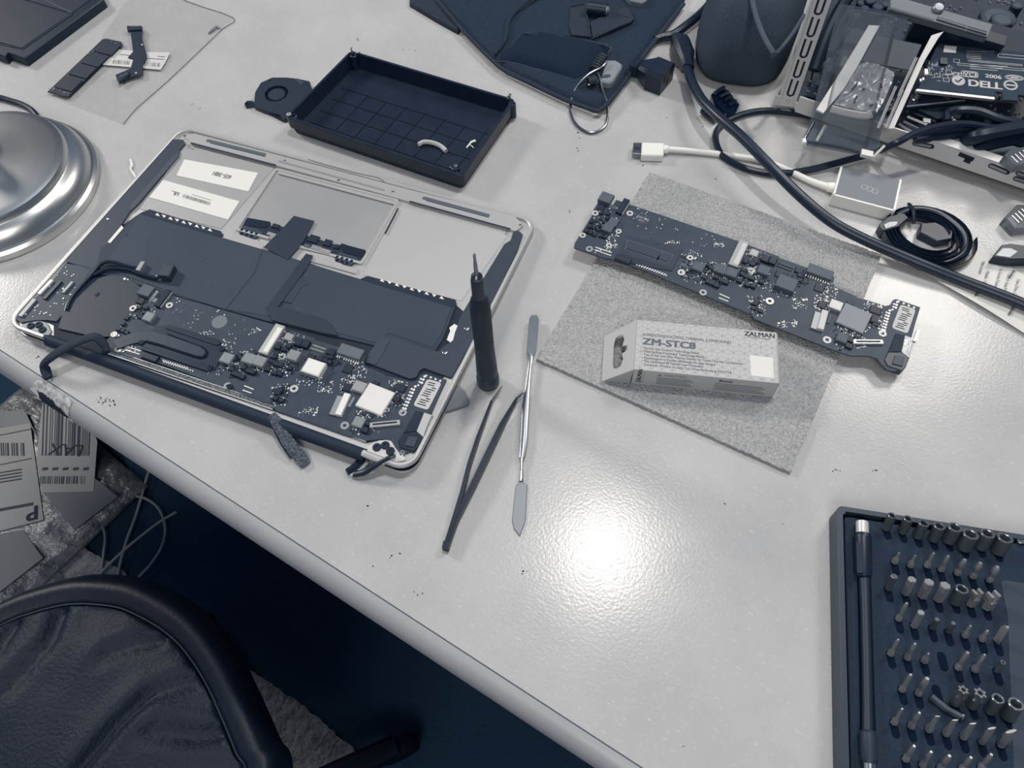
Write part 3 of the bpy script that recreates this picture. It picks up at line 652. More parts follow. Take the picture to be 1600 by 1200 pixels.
def make_board(parent, skip=None, bright=False, covered=None):
    """the board plate is one part; everything soldered to it is a sub-part"""
    bo = MB().prism(OUT, BZ - 1.2, BZ, .1).build('circuit_board', M_pcb, parent)
    b = lambda x, y: SF.at(x, y, BZ)
    ok = lambda x, y: covered is None or not covered(x, y)
    def sub(mb, name, m): return mb.build(name, m, bo)
    for px, py, du, dv, h, k, a in COMP:
        if not ok(px, py): continue
        x, y = SF.at(px, py, BZ + h * .7)
        m = LOOK[k]
        if bright and k == G_ : m = mat('lit inductor', 132, .55, vary=(900, 146, .2))  # laptop's lit copies: reflected light put into part colours here and below
        inst({K_: 'chip', G_: 'inductor', L_: 'metal_can'}[k], comp_mesh(du, dv, h, m), bo, (x, y, BZ), a)
    for px, py, r, full in RINGS:
        if not ok(px, py): continue
        x, y = b(px, py); hk = ('ring', r, full)
        if hk not in _tm: _tm[hk] = MB().ring(0, 0, -.05, .9 if full else .15, r, r * .45, 18).mesh('standoff', mat('tinned ring', 208, .4, metal=.3) if full else M_chipl)
        inst('standoff' if full else 'screw_hole', _tm[hk], bo, (x, y, BZ))
    # connectors
    if ok(*A7(335, 145)):
        x, y = SF.at(*A7(335, 150), BZ + 2.5); c = sub(MB().box(x, y, BZ - .2, 10, 9.5, 4.2, 0, .3), 'connector', M_chipg)
        g = MB()
        for k in range(6): g.box(x + 6.0, y - 3.6 + k * 1.45, BZ, 2.0, .6, .8)
        g.build('connector_pins', M_solder, bo, kind='stuff')
        x, y = SF.at(*A7(465, 212), BZ + 1.5); sub(MB().box(x, y, BZ - .1, 4.6, 16, 2.4, 0, .3), 'connector', M_blk2)
        sub(MB().box(x + 3, y, BZ - .1, .7, 15, 1.6), 'connector_rail', M_chipl)
    x, y = SF.at(*A8(122, 128), BZ + 2.5); a_ = .02
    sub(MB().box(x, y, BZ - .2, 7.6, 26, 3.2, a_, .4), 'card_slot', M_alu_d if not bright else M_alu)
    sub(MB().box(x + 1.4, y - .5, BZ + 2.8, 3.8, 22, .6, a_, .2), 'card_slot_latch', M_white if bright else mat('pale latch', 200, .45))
    x, y = SF.at(*A8(755, 280), BZ + 2); sub(MB().box(x, y, BZ - .2, 18, 8.5, 3.8, 0, .35), 'battery_connector', M_chipg if not bright else mat('lit connector', 104, .55))
    g = MB()
    for k in range(10): g.box(x - 8.1 + k * 1.8, y - 5.2, BZ, .8, 2.2, .7)
    g.build('connector_pins', M_solder, bo, kind='stuff')
    x, y = SF.at(*A8(1022, 635), BZ + 2); sub(MB().box(x, y, BZ - .1, 20, 19.5, 2.6, -.06, .6), 'shield_can', mat('lit shield', 238, .35, metal=.2) if bright else mat('shield metal', 120, .5, metal=.5))
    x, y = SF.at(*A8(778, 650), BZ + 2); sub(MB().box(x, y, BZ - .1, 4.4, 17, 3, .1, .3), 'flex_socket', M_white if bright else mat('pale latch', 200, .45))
    x, y = SF.at(*A8(722, 655), BZ + 1); sub(MB().box(x, y, BZ - .1, 4.2, 15, 1.8, .1, .2), 'flex_socket_teeth', M_alu_d)
    x, y = SF.at(*A8(1132, 822), BZ + 1.2); sub(MB().box(x, y, BZ - .1, 20, 3.6, 2.0, math.radians(27), .3), 'display_socket', mat('tin plated', 190, .35, metal=.4))
    sub(MB().box(x, y, BZ + 1.85, 16, 1.2, .25, math.radians(27)), 'socket_slit', M_blk2)
    if bright: x, y = SF.at(*A8(500, 372), BZ + 2.5); sub(MB().box(x, y, BZ, 13.6, 11.6, 5.1, 0, .7), 'inductor', M_white)  # big inductor again, its reflection painted in as white
    # label with a bar code at the right end
    lab = bp_([A8(1385, 530), A8(1505, 568), A8(1440, 757), A8(1315, 712)])
    lb = sub(MB().prism(rpoly(lab, 2.2, 4), BZ, BZ + .15), 'board_label', mat('board label', 198, .6))
    g = MB(); rr = random.Random(4); e1 = Vector(lab[1]) - Vector(lab[0])
    A, B_, D = Vector(lab[0]), Vector(lab[1]), Vector(lab[3])
    for k in range(11):
        v = .1 + .8 * k / 10; s0 = .14 + rr.random() * .12; s1 = .62 + rr.random() * .25
        if k in (2, 7): s0, s1 = .55, .85
        p = A + (D - A) * v + (B_ - A) * s0; q = A + (D - A) * v + (B_ - A) * s1; g.line([p, q], .75, BZ + .22)
    g.build('label_print', M_ink, bo)
    # copper dots beside the label
    g = MB(); rr = random.Random(9)
    for k in range(11):
        for c in range(2):
            u = k / 10; px = 1396 - 12 * u * (1 if c else 1.0) - 5 * c + (8 if k < 3 else 0); py = 472 + 44 * u + c * 3
            x, y = b(px - 2, py); g.cyl(x, y, BZ - .05, BZ + .12, .95 - .2 * c, n=8)
    for k in range(4): x, y = b(1404 + k * 8, 471 + k * 3.2); g.cyl(x, y, BZ - .05, BZ + .12, .8, n=8)
    g.build('copper_dots', M_solder, bo, kind='stuff')
    # ports at the right end
    po = bp_([A8(1345, 758), A8(1415, 775), A8(1390, 905), A8(1285, 905)]); sub(MB().prism(po, BZ - 5, BZ + 1.0, .3), 'usb_port', M_blk2)
    po = bp_([A8(1415, 775), A8(1485, 800), A8(1462, 880), A8(1450, 955), A8(1385, 905)]); sub(MB().prism(po, BZ - 4, BZ + 1.1, .3), 'display_port', mat('speckled can', 118, .4, metal=.5, vary=(800, 170, .15)) if not bright else mat('lit can', 206, .35, metal=.4))
    po = bp_([A8(1285, 905), A8(1390, 905), A8(1450, 955), A8(1425, 1020), A8(1395, 1050), A8(1280, 1010), A8(1255, 965)]); sub(MB().prism(po, BZ - 5, BZ + .8, .4), 'power_port', M_rubber)
    po = bp_([A8(1335, 935), A8(1410, 950), A8(1395, 1020), A8(1315, 1000)]); sub(MB().prism(po, BZ, BZ + 1.6, .3), 'port_cap', mat('port cap', 66, .5))
    po = bp_([A8(1520, 720), A8(1540, 728), A8(1510, 815), A8(1485, 805)]); sub(MB().prism(po, BZ - 3, BZ - .6), 'port_flange', M_alu)
    # small parts by the hundred, in the clusters the photo shows
    rr = random.Random(21); gl_, gd, gb = MB(), MB(), MB()
    def spray(gx, n, cx, cy, sx, sy, smin, smax, h, A=A7, al=0):
        for _ in range(int(n * 1.6)):
            px, py = A(cx + rr.uniform(-sx, sx), cy + rr.uniform(-sy, sy) + 0)
            x, y = b(px, py)
            if not ok(px, py) or not inpoly((x, y), OUT_IN): continue
            u = rr.uniform(smin, smax); v = u * rr.choice((.5, .6, 1))
            if rr.random() < .5: u, v = v, u
            gx.box(x, y, BZ - .05, u, v, h * rr.uniform(.6, 1.1))
    for q in ((36, 300, 330, 130, 110), (14, 640, 520, 120, 160), (26, 385, 480, 50, 60), (16, 310, 555, 60, 25), (12, 850, 495, 60, 14), (26, 960, 690, 50, 110), (60, 1180, 730, 170, 90), (36, 1440, 760, 70, 80), (18, 1030, 590, 60, 40), (14, 1220, 510, 40, 22), (8, 600, 270, 60, 60), (8, 840, 350, 120, 50), (5, 1100, 480, 100, 60)): spray(gl_, *q, .35, 1.0, .45)
    for q in ((30, 260, 110, 110, 70), (40, 270, 300, 90, 110), (50, 260, 540, 70, 80), (24, 460, 430, 100, 60), (34, 830, 420, 70, 60), (34, 770, 520, 60, 60), (26, 600, 520, 60, 40), (54, 1000, 790, 120, 90), (44, 1160, 620, 80, 100), (24, 1080, 690, 60, 60), (22, 500, 680, 80, 30), (24, 1180, 530, 60, 30)): spray(gl_, *q, .35, 1.05, .5, A8)
    for k in range(26):                                       # line of pads under the processor
        px, py = A7(565 + k * 9.6, 660 + k * 3.5 + (k % 2) * 8); x, y = b(px, py)
        if ok(px, py): gl_.box(x, y, BZ, .8, 1.1, .5)
    for q in ((20, 280, 330, 110, 110), (22, 1180, 740, 170, 90), (18, 960, 680, 50, 90)): spray(gd, *q, 1.2, 2.4, .9)
    for q in ((22, 260, 280, 100, 110), (16, 260, 540, 60, 70), (16, 600, 330, 80, 60), (16, 960, 800, 100, 80), (16, 1160, 630, 70, 80)): spray(gd, *q, 1.2, 2.4, .9, A8)
    for x0, y0, x1, y1 in ((250, 530, 380, 575), (245, 552, 375, 598), (1220, 895, 1300, 930), (1215, 925, 1290, 955)):
        if ok(*A7(x0, y0)): gl_.line([b(*A7(x0, y0)), b(*A7(x1, y1))], .7, BZ + .1)
    gl_.build('small_components', M_solder, bo, kind='stuff'); gd.build('dark_components', M_chip, bo, kind='stuff')
    return bo
# similarity between the two boards from matching features
PAIR = [((588, 622), (1338, 497)), ((428, 530), (1157, 395)), ((672, 612), (1412, 497)), ((266, 476), (983, 335)), ((460, 609), (1203, 471)), ((360, 603), (1099, 457)), ((550, 550), (1283, 428)), ((540, 635), (1285, 499))]
WBOARD = -.9
A = [complex(*LF.at(x, y, WBOARD)) for (x, y), _ in PAIR]; B = [complex(*SF.at(x, y, BZ)) for _, (x, y) in PAIR]
ma, mb = sum(A) / len(A), sum(B) / len(B)
kk = sum((p - ma) * (q - mb).conjugate() for p, q in zip(A, B)) / sum(abs(q - mb) ** 2 for q in B)
off = ma - kk * mb
def hidden(px, py):                                          # what the fan and the heat pipe cover on the laptop's own board
    return False
def s2l(px, py): w = kk * complex(*SF.at(px, py, BZ)) + off; return (w.real, w.imag)
cpu_cov = lp([(196, 500), (236, 496), (356, 546), (338, 582), (300, 578), (205, 540)], WBOARD)
def inpoly(p, P):
    c = False
    for i in range(len(P)):
        a, b = P[i - 1], P[i]
        if (a[1] > p[1]) != (b[1] > p[1]) and p[0] < (b[0] - a[0]) * (p[1] - a[1]) / (b[1] - a[1]) + a[0]: c = not c
    return c
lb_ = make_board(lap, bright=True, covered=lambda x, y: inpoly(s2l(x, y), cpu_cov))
s_ = abs(kk); lb_.scale = (s_, s_, s_); lb_.rotation_euler.z = math.atan2(kk.imag, kk.real)
lb_.location = Vector((off.real, off.imag, WBOARD - BZ * s_)) / 1000
# sticker on the laptop's board
x, y = LF.at(343, 503, WBOARD); MB().prism(circ(x, y, 5.6, 24), WBOARD - .1, WBOARD + .12).build('round_sticker', mat('grey sticker', 118, .6), lap)
# heat sink: plate with four arms, pipe with a hairpin end
M_hs = mat('black anodised', 44, .4, metal=.2)
hs = MB().prism(rpoly(lp([(243, 510), (262, 508), (342, 535), (346, 545), (356, 548), (348, 556), (335, 578), (325, 578), (318, 570), (300, 566), (222, 541), (218, 534)], -.1), 1, 2), -.9, -.1, .2).build('heat_sink', M_hs, lap)
MB().prism(rpoly(lp([(262, 507), (343, 531), (345, 536), (338, 540), (258, 513)], .3), .8, 2), -.3, .5, .15).build('spring_arm', M_hs, hs)
MB().prism(rpoly(lp([(222, 541), (320, 571), (330, 578), (324, 580), (218, 545)], .3), .8, 2), -.3, .5, .15).build('spring_arm', M_hs, hs)
def lpt(x, y, w): return (*LF.at(x, y, w), w)
MB().prism(rpoly(lp([(176, 533), (196, 523), (216, 517), (240, 518), (262, 523), (312, 541), (320, 546), (321, 552), (316, 557), (306, 556), (250, 538), (228, 532), (205, 537), (182, 545)], .7), 1.6, 4), -.4, .8, .35).build('heat_pipe', mat('flat heat pipe', 56, .42), hs)
MB().tube([lpt(226, 533.5, .3), lpt(260, 543, .3), lpt(304, 557.5, .3), lpt(317, 558.5, .3), lpt(323, 553, .3), lpt(320, 545, .3), lpt(302, 537, .3), lpt(262, 522, .3)], .55, 6, 6).build('pipe_groove', M_deep, hs)
for px, py in ((347, 545), (328, 574), (221, 535), (359, 604)): screw(*LF.at(px, py, .2), -.2, 2.0, hs, M_blk2, 1.2)
screw(*LF.at(190, 548, -.6), -.9, 2.2, lap, M_chrome, .8)
screw(*LF.at(182, 523, -.6), -.9, 2.4, lap, M_chrome, .8); screw(*LF.at(197, 435.5, -.6), -.9, 2.0, lap, M_chrome, .7)
# fan under its flat cover
fan_l = MB().prism(rpoly(lp([(146, 434), (171, 430), (198, 433), (220, 448), (224, 456), (214, 470), (208, 488), (186, 514), (178, 526), (150, 527), (120, 520), (90, 513), (98, 488), (102, 468), (117, 455)], -.7), 2, 3), -2.7, -.7, .3).build('fan_cover', mat('fan cover', 44, .5), lap)
MB().lathe([(2, -.7), (1.4, -.35), (.01, -.3)], *LF.at(152, 460, -.5), 14).build('stud', M_blk2, fan_l)
# left I/O board
io = MB().prism(rpoly(lp([(102, 411), (122, 415), (146, 423), (141, 428), (108, 468), (103, 486), (88, 502), (74, 500), (58, 500), (32, 504), (24, 498), (56, 465), (84, 436)], -.9), .6, 2), -2.6, -.9, .1).build('connector_board', M_pcb, lap)
rr = random.Random(8); g = MB(); iop = lp([(102, 414), (140, 424), (106, 468), (100, 484), (84, 498), (34, 500), (60, 466)], -.9)
for _ in range(150):
    x = rr.uniform(-5, 60); y = rr.uniform(-10, 70)
    if inpoly((x, y), iop): u = rr.uniform(.4, 1.1); g.box(x, y, -.95, u, rr.uniform(.4, 1.1), rr.uniform(.3, .7))
g.build('small_components', M_solder, io, kind='stuff')
for (a, b, w, mm) in (((61, 460), (82, 438), 2.6, M_solder), ((70, 468), (96, 440), 2.4, M_rubber), ((99, 458), (114, 441), 2.2, M_alu_d), ((32, 495), (55, 468), 3.2, M_alu_d)):
    q = lp([a, b], -.4); d = Vector(q[1]) - Vector(q[0]); MB().box((q[0][0] + q[1][0]) / 2, (q[0][1] + q[1][1]) / 2, -1, d.length, w, 1.6, math.atan2(d.y, d.x), .2).build('socket', mm, io)
q = lp([(101, 486), (108, 468), (141, 427)], -.5); MB().tube([(*p, -.5) for p in q], .4, 6, 3).build('board_edge', M_chipl, io)
# cable from the I/O board to its plug lying on the battery
cab = MB().tube([lpt(104, 484, -.2), lpt(114, 462, .2), lpt(140, 432, .6), lpt(156, 414, 1.6), lpt(172, 409, 2), lpt(200, 416, 2), lpt(214, 419, 2)], [1.2, 1.2, 2.2, 1.6, 1.3, 1.2, 1.2], 8, 6).build('io_cable', M_rubber, lap)
MB().tube([lpt(146, 430, .5), lpt(170, 420, 1.2), lpt(200, 421, 1.5), lpt(216, 427, 1.5), lpt(240, 434, 1.5), lpt(250, 434, 2)], 1.3, 8, 6).build('io_cable', M_rubber, lap)
x, y = LF.at(220, 417, 2); MB().box(x, y, -.6, 3.4, 9, 4, math.radians(8), .3).build('cable_plug', M_alu_d, cab)
x, y = LF.at(260, 424, 4); MB().box(x, y, -.6, 9, 11, 6.2, math.radians(12), .6).build('cable_plug', mat('plug body', 56, .5), cab)
x, y = LF.at(247, 433, 2); MB().box(x, y, -.6, 5.5, 2.6, 2.6, math.radians(-10), .2).build('plug_contacts', M_alu_d, cab)
# black foam covered lead that hangs out over the rear edge
MB().tube([lpt(166, 549, .5), lpt(162, 538, 3.5), lpt(150, 527, 7), lpt(132, 530, 7), lpt(104, 543, 6), lpt(80, 558, 3), lpt(70, 568, -3), lpt(71, 578, -7), lpt(76, 591, -8.5)], [2.6, 3, 3.4, 3.4, 3.4, 3.6, 3.8, 3.6, 3.0], 10, 6, [1.2, 1.6, 1.8, 1.8, 2, 2.2, 2.4, 2.4, 1.6]).build('foam_lead', mat('foam sleeve', 42, .75, bump=(600, .5, 3, .8)), lap)
# display leads cut off at the right rear corner
MB().tube([lpt(618, 712, .6), lpt(605, 716, 1), lpt(590, 725, -2), lpt(570, 737, -7), lpt(552, 741, -9.5)], [1.2, 1.4, 2, 2.6, 2.2], 8, 5, .8).build('display_lead', M_rubber, lap)
MB().tube([lpt(570, 712, -6), lpt(556, 728, -8.5), lpt(542, 738, -10)], 2.6, 8, 4, .5).build('display_lead', M_deep, lap)
MB().tube([lpt(574, 722, -6), lpt(560, 737, -9), lpt(548, 743, -10)], 1.2, 8, 4, .5).build('display_lead', M_chipl, lap)
# ribbed strip hanging from the rear edge on to the desk
gs = MB(); m_gs = mat('ribbed gasket', 58, .6, bump=(700, 1., 2, 1.4), vary=(620, 100, .12))
st = MB().tube([lpt(424, 648, -1), lpt(434, 662, -2), lpt(450, 690, -5), lpt(468, 713, -9), lpt(478, 727, -10.4)], [2.6, 4, 4.2, 4.2, 3.6], 8, 6, .9).build('gasket_strip', m_gs, lap)
MB().tube([lpt(425, 661, -3), lpt(437, 688, -6), lpt(455, 717, -9.6)], [1, 1, .8], 6, 4, .6).build('gasket_lip', M_rubber, lap)

# ================================================================== THE SPARE BOARD AND ITS FOAM
FF = Fr((*TAB.at(1110, 510, 0), 0), (1, 0, 0))
fpts = [Vector((*FF.at(x, y, 3.2), 0)) for x, y in ((838, 560), (1236, 738), (1378, 398), (1015, 269))]
foam = thing('foam_sheet', 'white sparkling foam packing sheet lying under the spare circuit board', 'foam', FF)
def fo(u, v, z=None):
    p = fpts[0] * (1 - u) * (1 - v) + fpts[1] * u * (1 - v) + fpts[2] * u * v + fpts[3] * (1 - u) * v
    w = .8 * mn.noise((p.x * .08, p.y * .08, 0)); e = .5 * mn.noise((p.x * .5, p.y * .5, 2))
    k = 1 if 0 < u < 1 and 0 < v < 1 else 0
    j = 0 if k else 1
    zz = (3.2 + .5 * w + .55 * mn.noise((p.x * .45, p.y * .8, 7)) + .4 * mn.noise((p.x * .9, p.y * 1.6, 3))) if z is None else z
    return (p.x + e * j * 1.6, p.y + e * j * 1.2, zz)
m_foam = mat('packing foam', 154, .34, spec=.5, bump=(620, 1., 3, 2.4), vary=(520, 196, .25))
g = MB(); NU = 150; g.grid(lambda u, v: fo(u, v), NU, NU)
for side in range(4):
    def wall(u, v, side=side):
        a = (u, 0) if side == 0 else (1, u) if side == 1 else (1 - u, 1) if side == 2 else (0, 1 - u)
        t = fo(*a); return t if v > .5 else (t[0], t[1], .1)
    g.grid(wall, NU, 1)
g.build('sheet', m_foam, foam, ang=60)
spare = thing('circuit_board', 'spare long circuit board lying across the white foam sheet', 'circuit board', SF)
sb = make_board(spare)
b = lambda x, y: SF.at(x, y, BZ)
cpu = MB().prism(rpoly(bp_([A7(520, 445), A7(932, 545), A7(850, 715), A7(395, 628)]), 1, 2), BZ - .1, BZ + .55, .2).build('processor', mat('processor package', 52, .4, vary=(60, 60, .2)), sb)
for P in ((A7(500, 472), A7(768, 558), A7(736, 628), A7(488, 545)), (A7(780, 562), A7(858, 588), A7(818, 652), A7(735, 625))):
    q = bp_(P, BZ + 1); ed = MB().prism(rpoly(inset(q, -.5), .8, 2), BZ + .4, BZ + .7).build('die_seal', mat('die seal', 82, .6), sb)
    MB().prism(rpoly(inset(q, .6), .6, 2), BZ + .6, BZ + 1.3, .15).build('die', mat('silicon die', 56, .5), sb)
MB().prism(rpoly(bp_([A7(440, 575), A7(860, 690), A7(850, 715), A7(395, 628)], BZ + 1), 1, 2), BZ, BZ + .75, .1).build('package_lip', mat('package lip', 44, .4), sb)
x, y = b(*A7(620, 312)); st = MB().prism(circ(x, y, 5.8, 24, 5.4), BZ, BZ + .15).build('round_sticker', mat('round sticker', 66, .5), sb)
words('ELECTRO', 2.3, (x, y + .9, BZ + .25), sb, M_print, 0, 1, 'CENTER'); words('Jason', 2.0, (x, y - 1.7, BZ + .25), sb, M_print, 0, 1, 'CENTER')
g = MB()
for (px, py, dx, dy) in ((1000, 380, 14, 14), (1100, 420, 18, 12), (1190, 450, 16, 16), (1270, 480, 14, 14)):
    x, y = b(px, py); MB().box(x, y, 4.1, dx, dy, BZ - 1.1 - 4.1).build('underside_component', M_chip, sb)
# ================================================================== PASTE BOX
BT = 22.0
BF = frame(990.6, 577, 1216.5, 599, BT, 3.3)
q = BF.poly([(992.4, 500.5), (1212, 517.6), (1216.5, 599), (990.6, 577)], BT - 3.3)
BW = max(p[0] for p in q); BD = (q[0][1] + q[1][1]) / 2; BH = BT - 3.3
pbox = thing('thermal_paste_box', 'pale grey patterned carton with a folded out hanging tab, on the foam sheet', 'box', BF)
M_card = mat('printed carton', 188, .5)
MB().prism([(0, 0), (BW, 0), (BW, BD), (0, BD)], .35, BH, .25).build('carton', M_card, pbox)
MB().prism([(BW, .4), (BW + 1.0, .8), (BW + 1.0, BD - .8), (BW, BD - .4)], 1, BH - .8).build('end_flap', mat('carton flap', 170, .55), pbox)
# hanging tab: slopes from the top edge down to the foam, with a euro hole
ta, tb_ = BF.at(945, 525, 2), BF.at(941, 595, 2)
def tabp(u, v):                                              # u along the box edge, v from the edge outwards
    x0, y0, z0 = 0, -.5 + (BD + .5) * u, BH - .2
    x1 = tb_[0] + (ta[0] - tb_[0]) * u; y1 = tb_[1] + (ta[1] - tb_[1]) * u
    return Vector((x0 + (x1 - x0) * v, y0 + (y1 - y0) * v, z0 + (1.0 - z0) * v))
slot = [(.18, .38), (.3, .33), (.42, .38), (.45, .22), (.55, .22), (.58, .38), (.7, .33), (.82, .38), (.85, .5), (.82, .62), (.7, .66), (.5, .66), (.3, .66), (.18, .62), (.15, .5)]
slot = [(u, .38 + (v - .5) * 1.0 + .14) for u, v in slot]
ns = len(slot); outer = []
for i, (u, v) in enumerate(slot):                            # matching outer loop on the tab border
    d = Vector((u - .5, v - .52)); k = min(.5 / max(abs(d.x), 1e-4), .5 / max(abs(d.y), 1e-4)); o = Vector((.5, .5)) + d * k
    outer.append((min(1, max(0, o.x)), min(1, max(0, o.y))))
for cx, cy in ((0, 0), (1, 0), (1, 1), (0, 1)):
    j = min(range(ns), key=lambda i: (outer[i][0] - cx) ** 2 + (outer[i][1] - cy) ** 2); outer[j] = (cx, cy)
g = MB(); nrm = (tabp(1, 0) - tabp(0, 0)).cross(tabp(0, 1) - tabp(0, 0)).normalized() * .5
if nrm.z < 0: nrm = -nrm
lo_ = [tabp(*p) for p in outer]; ls_ = [tabp(*p) for p in slot]
g.loft([lo_, [p + nrm for p in lo_], [p + nrm for p in ls_], ls_, lo_], False, False)
g.build('hanging_tab', mat('carton tab', 182, .55), pbox)
g = MB(); g.add([tabp(0, 0), tabp(0, .95), (-1.5, -.5, .6)], [(0, 1, 2)]); g.add([tabp(1, 0), tabp(1, .95), (-1.5, BD, .6)], [(0, 1, 2)])
g.add([(-.2, 0, BH - 1), (-.2, BD, BH - 1), (-6, BD - 1, 2), (-6, 1, 2)], [(0, 1, 2, 3)])
g.build('side_flaps', mat('carton flap', 170, .55), pbox, kind='stuff')
# print on the top: cube lattice, lettering, blank square where the code was
zt = BH + .08; S_ = 4.15; g = MB(); hx = S_ * math.sqrt(3) / 2
def clipseg(a, b):
    t0, t1 = 0., 1.; d = (b[0] - a[0], b[1] - a[1])
    for p, q in ((-d[0], a[0] - .5), (d[0], BW - .5 - a[0]), (-d[1], a[1] - .5), (d[1], BD - .5 - a[1])):
        if abs(p) < 1e-9:
            if q < 0: return None
        else:
            t = q / p
            if p < 0: t0 = max(t0, t)
            else: t1 = min(t1, t)
    return None if t0 >= t1 else [(a[0] + d[0] * t0, a[1] + d[1] * t0), (a[0] + d[0] * t1, a[1] + d[1] * t1)]
for j in range(-1, 9):
    for i in range(-1, 15):
        cx = i * 2 * hx + (j % 2) * hx; cy = j * 1.5 * S_
        V = [(cx + S_ * math.cos(math.radians(90 + 60 * k)), cy + S_ * math.sin(math.radians(90 + 60 * k))) for k in range(6)]
        for a, b in ((V[0], V[1]), (V[1], V[2]), (V[2], V[3])) + (((cx, cy), V[1]), ((cx, cy), V[3]), ((cx, cy), V[5])):
            c = clipseg(a, b)
            if c: g.line(c, .2, zt)
g.build('lattice_print', mat('lattice ink', 160, .55), pbox)
def wb(body, px, py, size, m, sx=1, bold=0, align='LEFT', dz=.03): x, y = BF.at(px, py, BH); return words(body, size, (x, y, zt + dz), pbox, m, 0, sx, align, bold=bold)
wb('SUPERCONDUCTING THERMAL COMPOUND', 1004, 522.5, 3.1, mat('title ink', 98, .6), .93, .04)
wb('ZM-STC8', 1004, 533.5, 7.2, mat('title ink', 98, .6), 1.22, .3)
for k, t in enumerate(('\u2022 Particle Size Control Technology Ready', '\u2022 Filler Surface Treatment Technology Ready', '\u2022 Top of the Line Filler Packing Density for Great Thermal Conductivity', '\u2022 Maximization of Fluidity Effectively for Easy Spread', '\u2022 The Optimized BLT(Bond Line Thickness)', '\u2022 Container Window to Help You When Restocking ZM-STC8')):
    wb(t, 1002.5, 543.5 + k * 5.1, 2.45, mat('small ink', 92, .6), .93, .03)
wb('ZALMAN', 1187, 523.5, 5.0, M_ink, 1.0, .12, 'CENTER')
g = MB(); g.line([BF.at(1168, 526.5, BH), BF.at(1204, 530.5, BH)], .3, zt + .03); g.build('brand_rule', M_ink, pbox)
c = BF.poly([(1171.5, 555), (1207.5, 559), (1209, 591.5), (1173.5, 587)], BH); MB().prism(c, BH - .1, BH + .16).build('white_square', mat('blank square', 224, .6), pbox)
def wf(body, x, z, size, m, sx=1, bold=0, rz=0):
    o = words(body, size, (x, -.17, z), pbox, m, 0, sx, 'LEFT', rx=math.pi / 2, bold=bold)
    if rz: o.rotation_euler = Matrix.Rotation(math.pi / 2, 3, 'X').to_4x4().to_3x3().__matmul__(Matrix.Rotation(rz, 3, 'Z')).to_euler()
    return o
wf('ZALMAN', 4.5, 3.0, 4.2, M_ink, 1, .1, math.pi / 2)
g = MB(); g.add([(7.0, -.16, 3), (7.3, -.16, 3), (7.3, -.16, 16), (7.0, -.16, 16)], [(0, 1, 2, 3)])
for x0, x1 in ((16, 41), (54, 88)):
    for k in range(5): g.add([(x0, -.16, 3.4 + k * 1.9), (x1 - (k * 7 % 5), -.16, 3.4 + k * 1.9), (x1 - (k * 7 % 5), -.16, 4.0 + k * 1.9), (x0, -.16, 4.0 + k * 1.9)], [(0, 1, 2, 3)])
g.add([(16, -.16, 13.6), (19, -.16, 13.6), (17.5, -.16, 16)], [(0, 1, 2)])
g.build('side_print', mat('side ink', 118, .6), pbox)
wf('CAUTION', 20.5, 14.8, 3.0, mat('side ink', 118, .6), 1.05); wf('Bonus!', 56, 14.8, 3.2, M_ink, 1, .08)

# ================================================================== HAND TOOLS
drv = thing('screwdriver', 'black precision screwdriver standing upright on its cap beside the laptop', 'screwdriver', frame(763, 598))
MB().lathe([(7.2, .2), (7.7, 1), (7.7, 9), (7.3, 10.5), (6.8, 11), (6.8, 13)], n=36).build('swivel_cap', mat('cap plastic', 60, .45), drv)
prof = [(6.6, 12.5), (7.15, 13.5), (7.0, 22), (6.5, 36), (6.2, 48)]
MB().lathe(prof, n=36).build('lower_grip', mat('grip smooth', 44, .5), drv)
MB().lathe([(6.2, 47.8), (6.3, 49), (6.3, 87), (6.0, 92), (5.2, 96), (4.3, 98)], n=36).build('knurled_grip', mat('knurled grip', 38, .55, bump=(1400, .9, 1, .8)), drv)
MB().lathe([(4.0, 97), (3.9, 98.5), (3.75, 114.5), (3.5, 115.5)], n=28).build('collar', mat('grip collar', 46, .4), drv)
MB().lathe([(3.3, 115), (3.3, 117.5), (2.6, 118.5), (1.2, 119.5)], n=24).build('bit_holder', mat('dark steel', 108, .3, metal=.9), drv)
MB().lathe([(1.25, 119), (1.15, 127), (.85, 131), (.75, 136.5), (.3, 136.8)], n=12).build('bit', mat('bit steel', 140, .35, metal=.9), drv)

TWF = frame(697, 857)
tw = thing('tweezers', 'slim black tweezers lying open between the screwdriver and the spatula', 'tweezers', TWF)
def tp3(x, y, w): return (*TWF.at(x, y, w), w)
M_tw = mat('black steel', 32, .4, metal=.35)
MB().tube([tp3(697, 855, 3), tp3(706, 826, 3.5), tp3(722, 772, 4.4), tp3(733, 728, 5), tp3(746, 688, 5), tp3(768, 628, 5)], [1.5, 1.4, 1.2, 1.1, 1.0, .7], 8, 1, [2.6, 3, 3.3, 3.4, 3.2, 1.6], flat=True).build('arm', M_tw, tw)
MB().tube([tp3(698, 855, 3), tp3(712, 815, 3.6), tp3(738, 762, 4.6), tp3(760, 716, 5), tp3(784, 666, 5), tp3(806, 626, 4.6)], [1.5, 1.5, 1.6, 1.6, 1.4, .8], 8, 1, [2.6, 3, 3.4, 3.6, 3.4, 1.7], flat=True).build('arm', M_tw, tw)
for a, b in (((768, 628), (784, 604)), ((806, 624), (817, 614))):
    MB().tube([tp3(*a, 5), tp3(*b, 4)], [.75, .25], 6, 1, [1.5, .5], flat=True).build('tip', mat('bare tip', 120, .35, metal=.8), tw)
MB().tube([tp3(696, 859, 3), tp3(699, 848, 3)], [2.0, 2.2], 8, 1, [2.7, 2.8], flat=True).build('rear_weld', M_tw, tw)

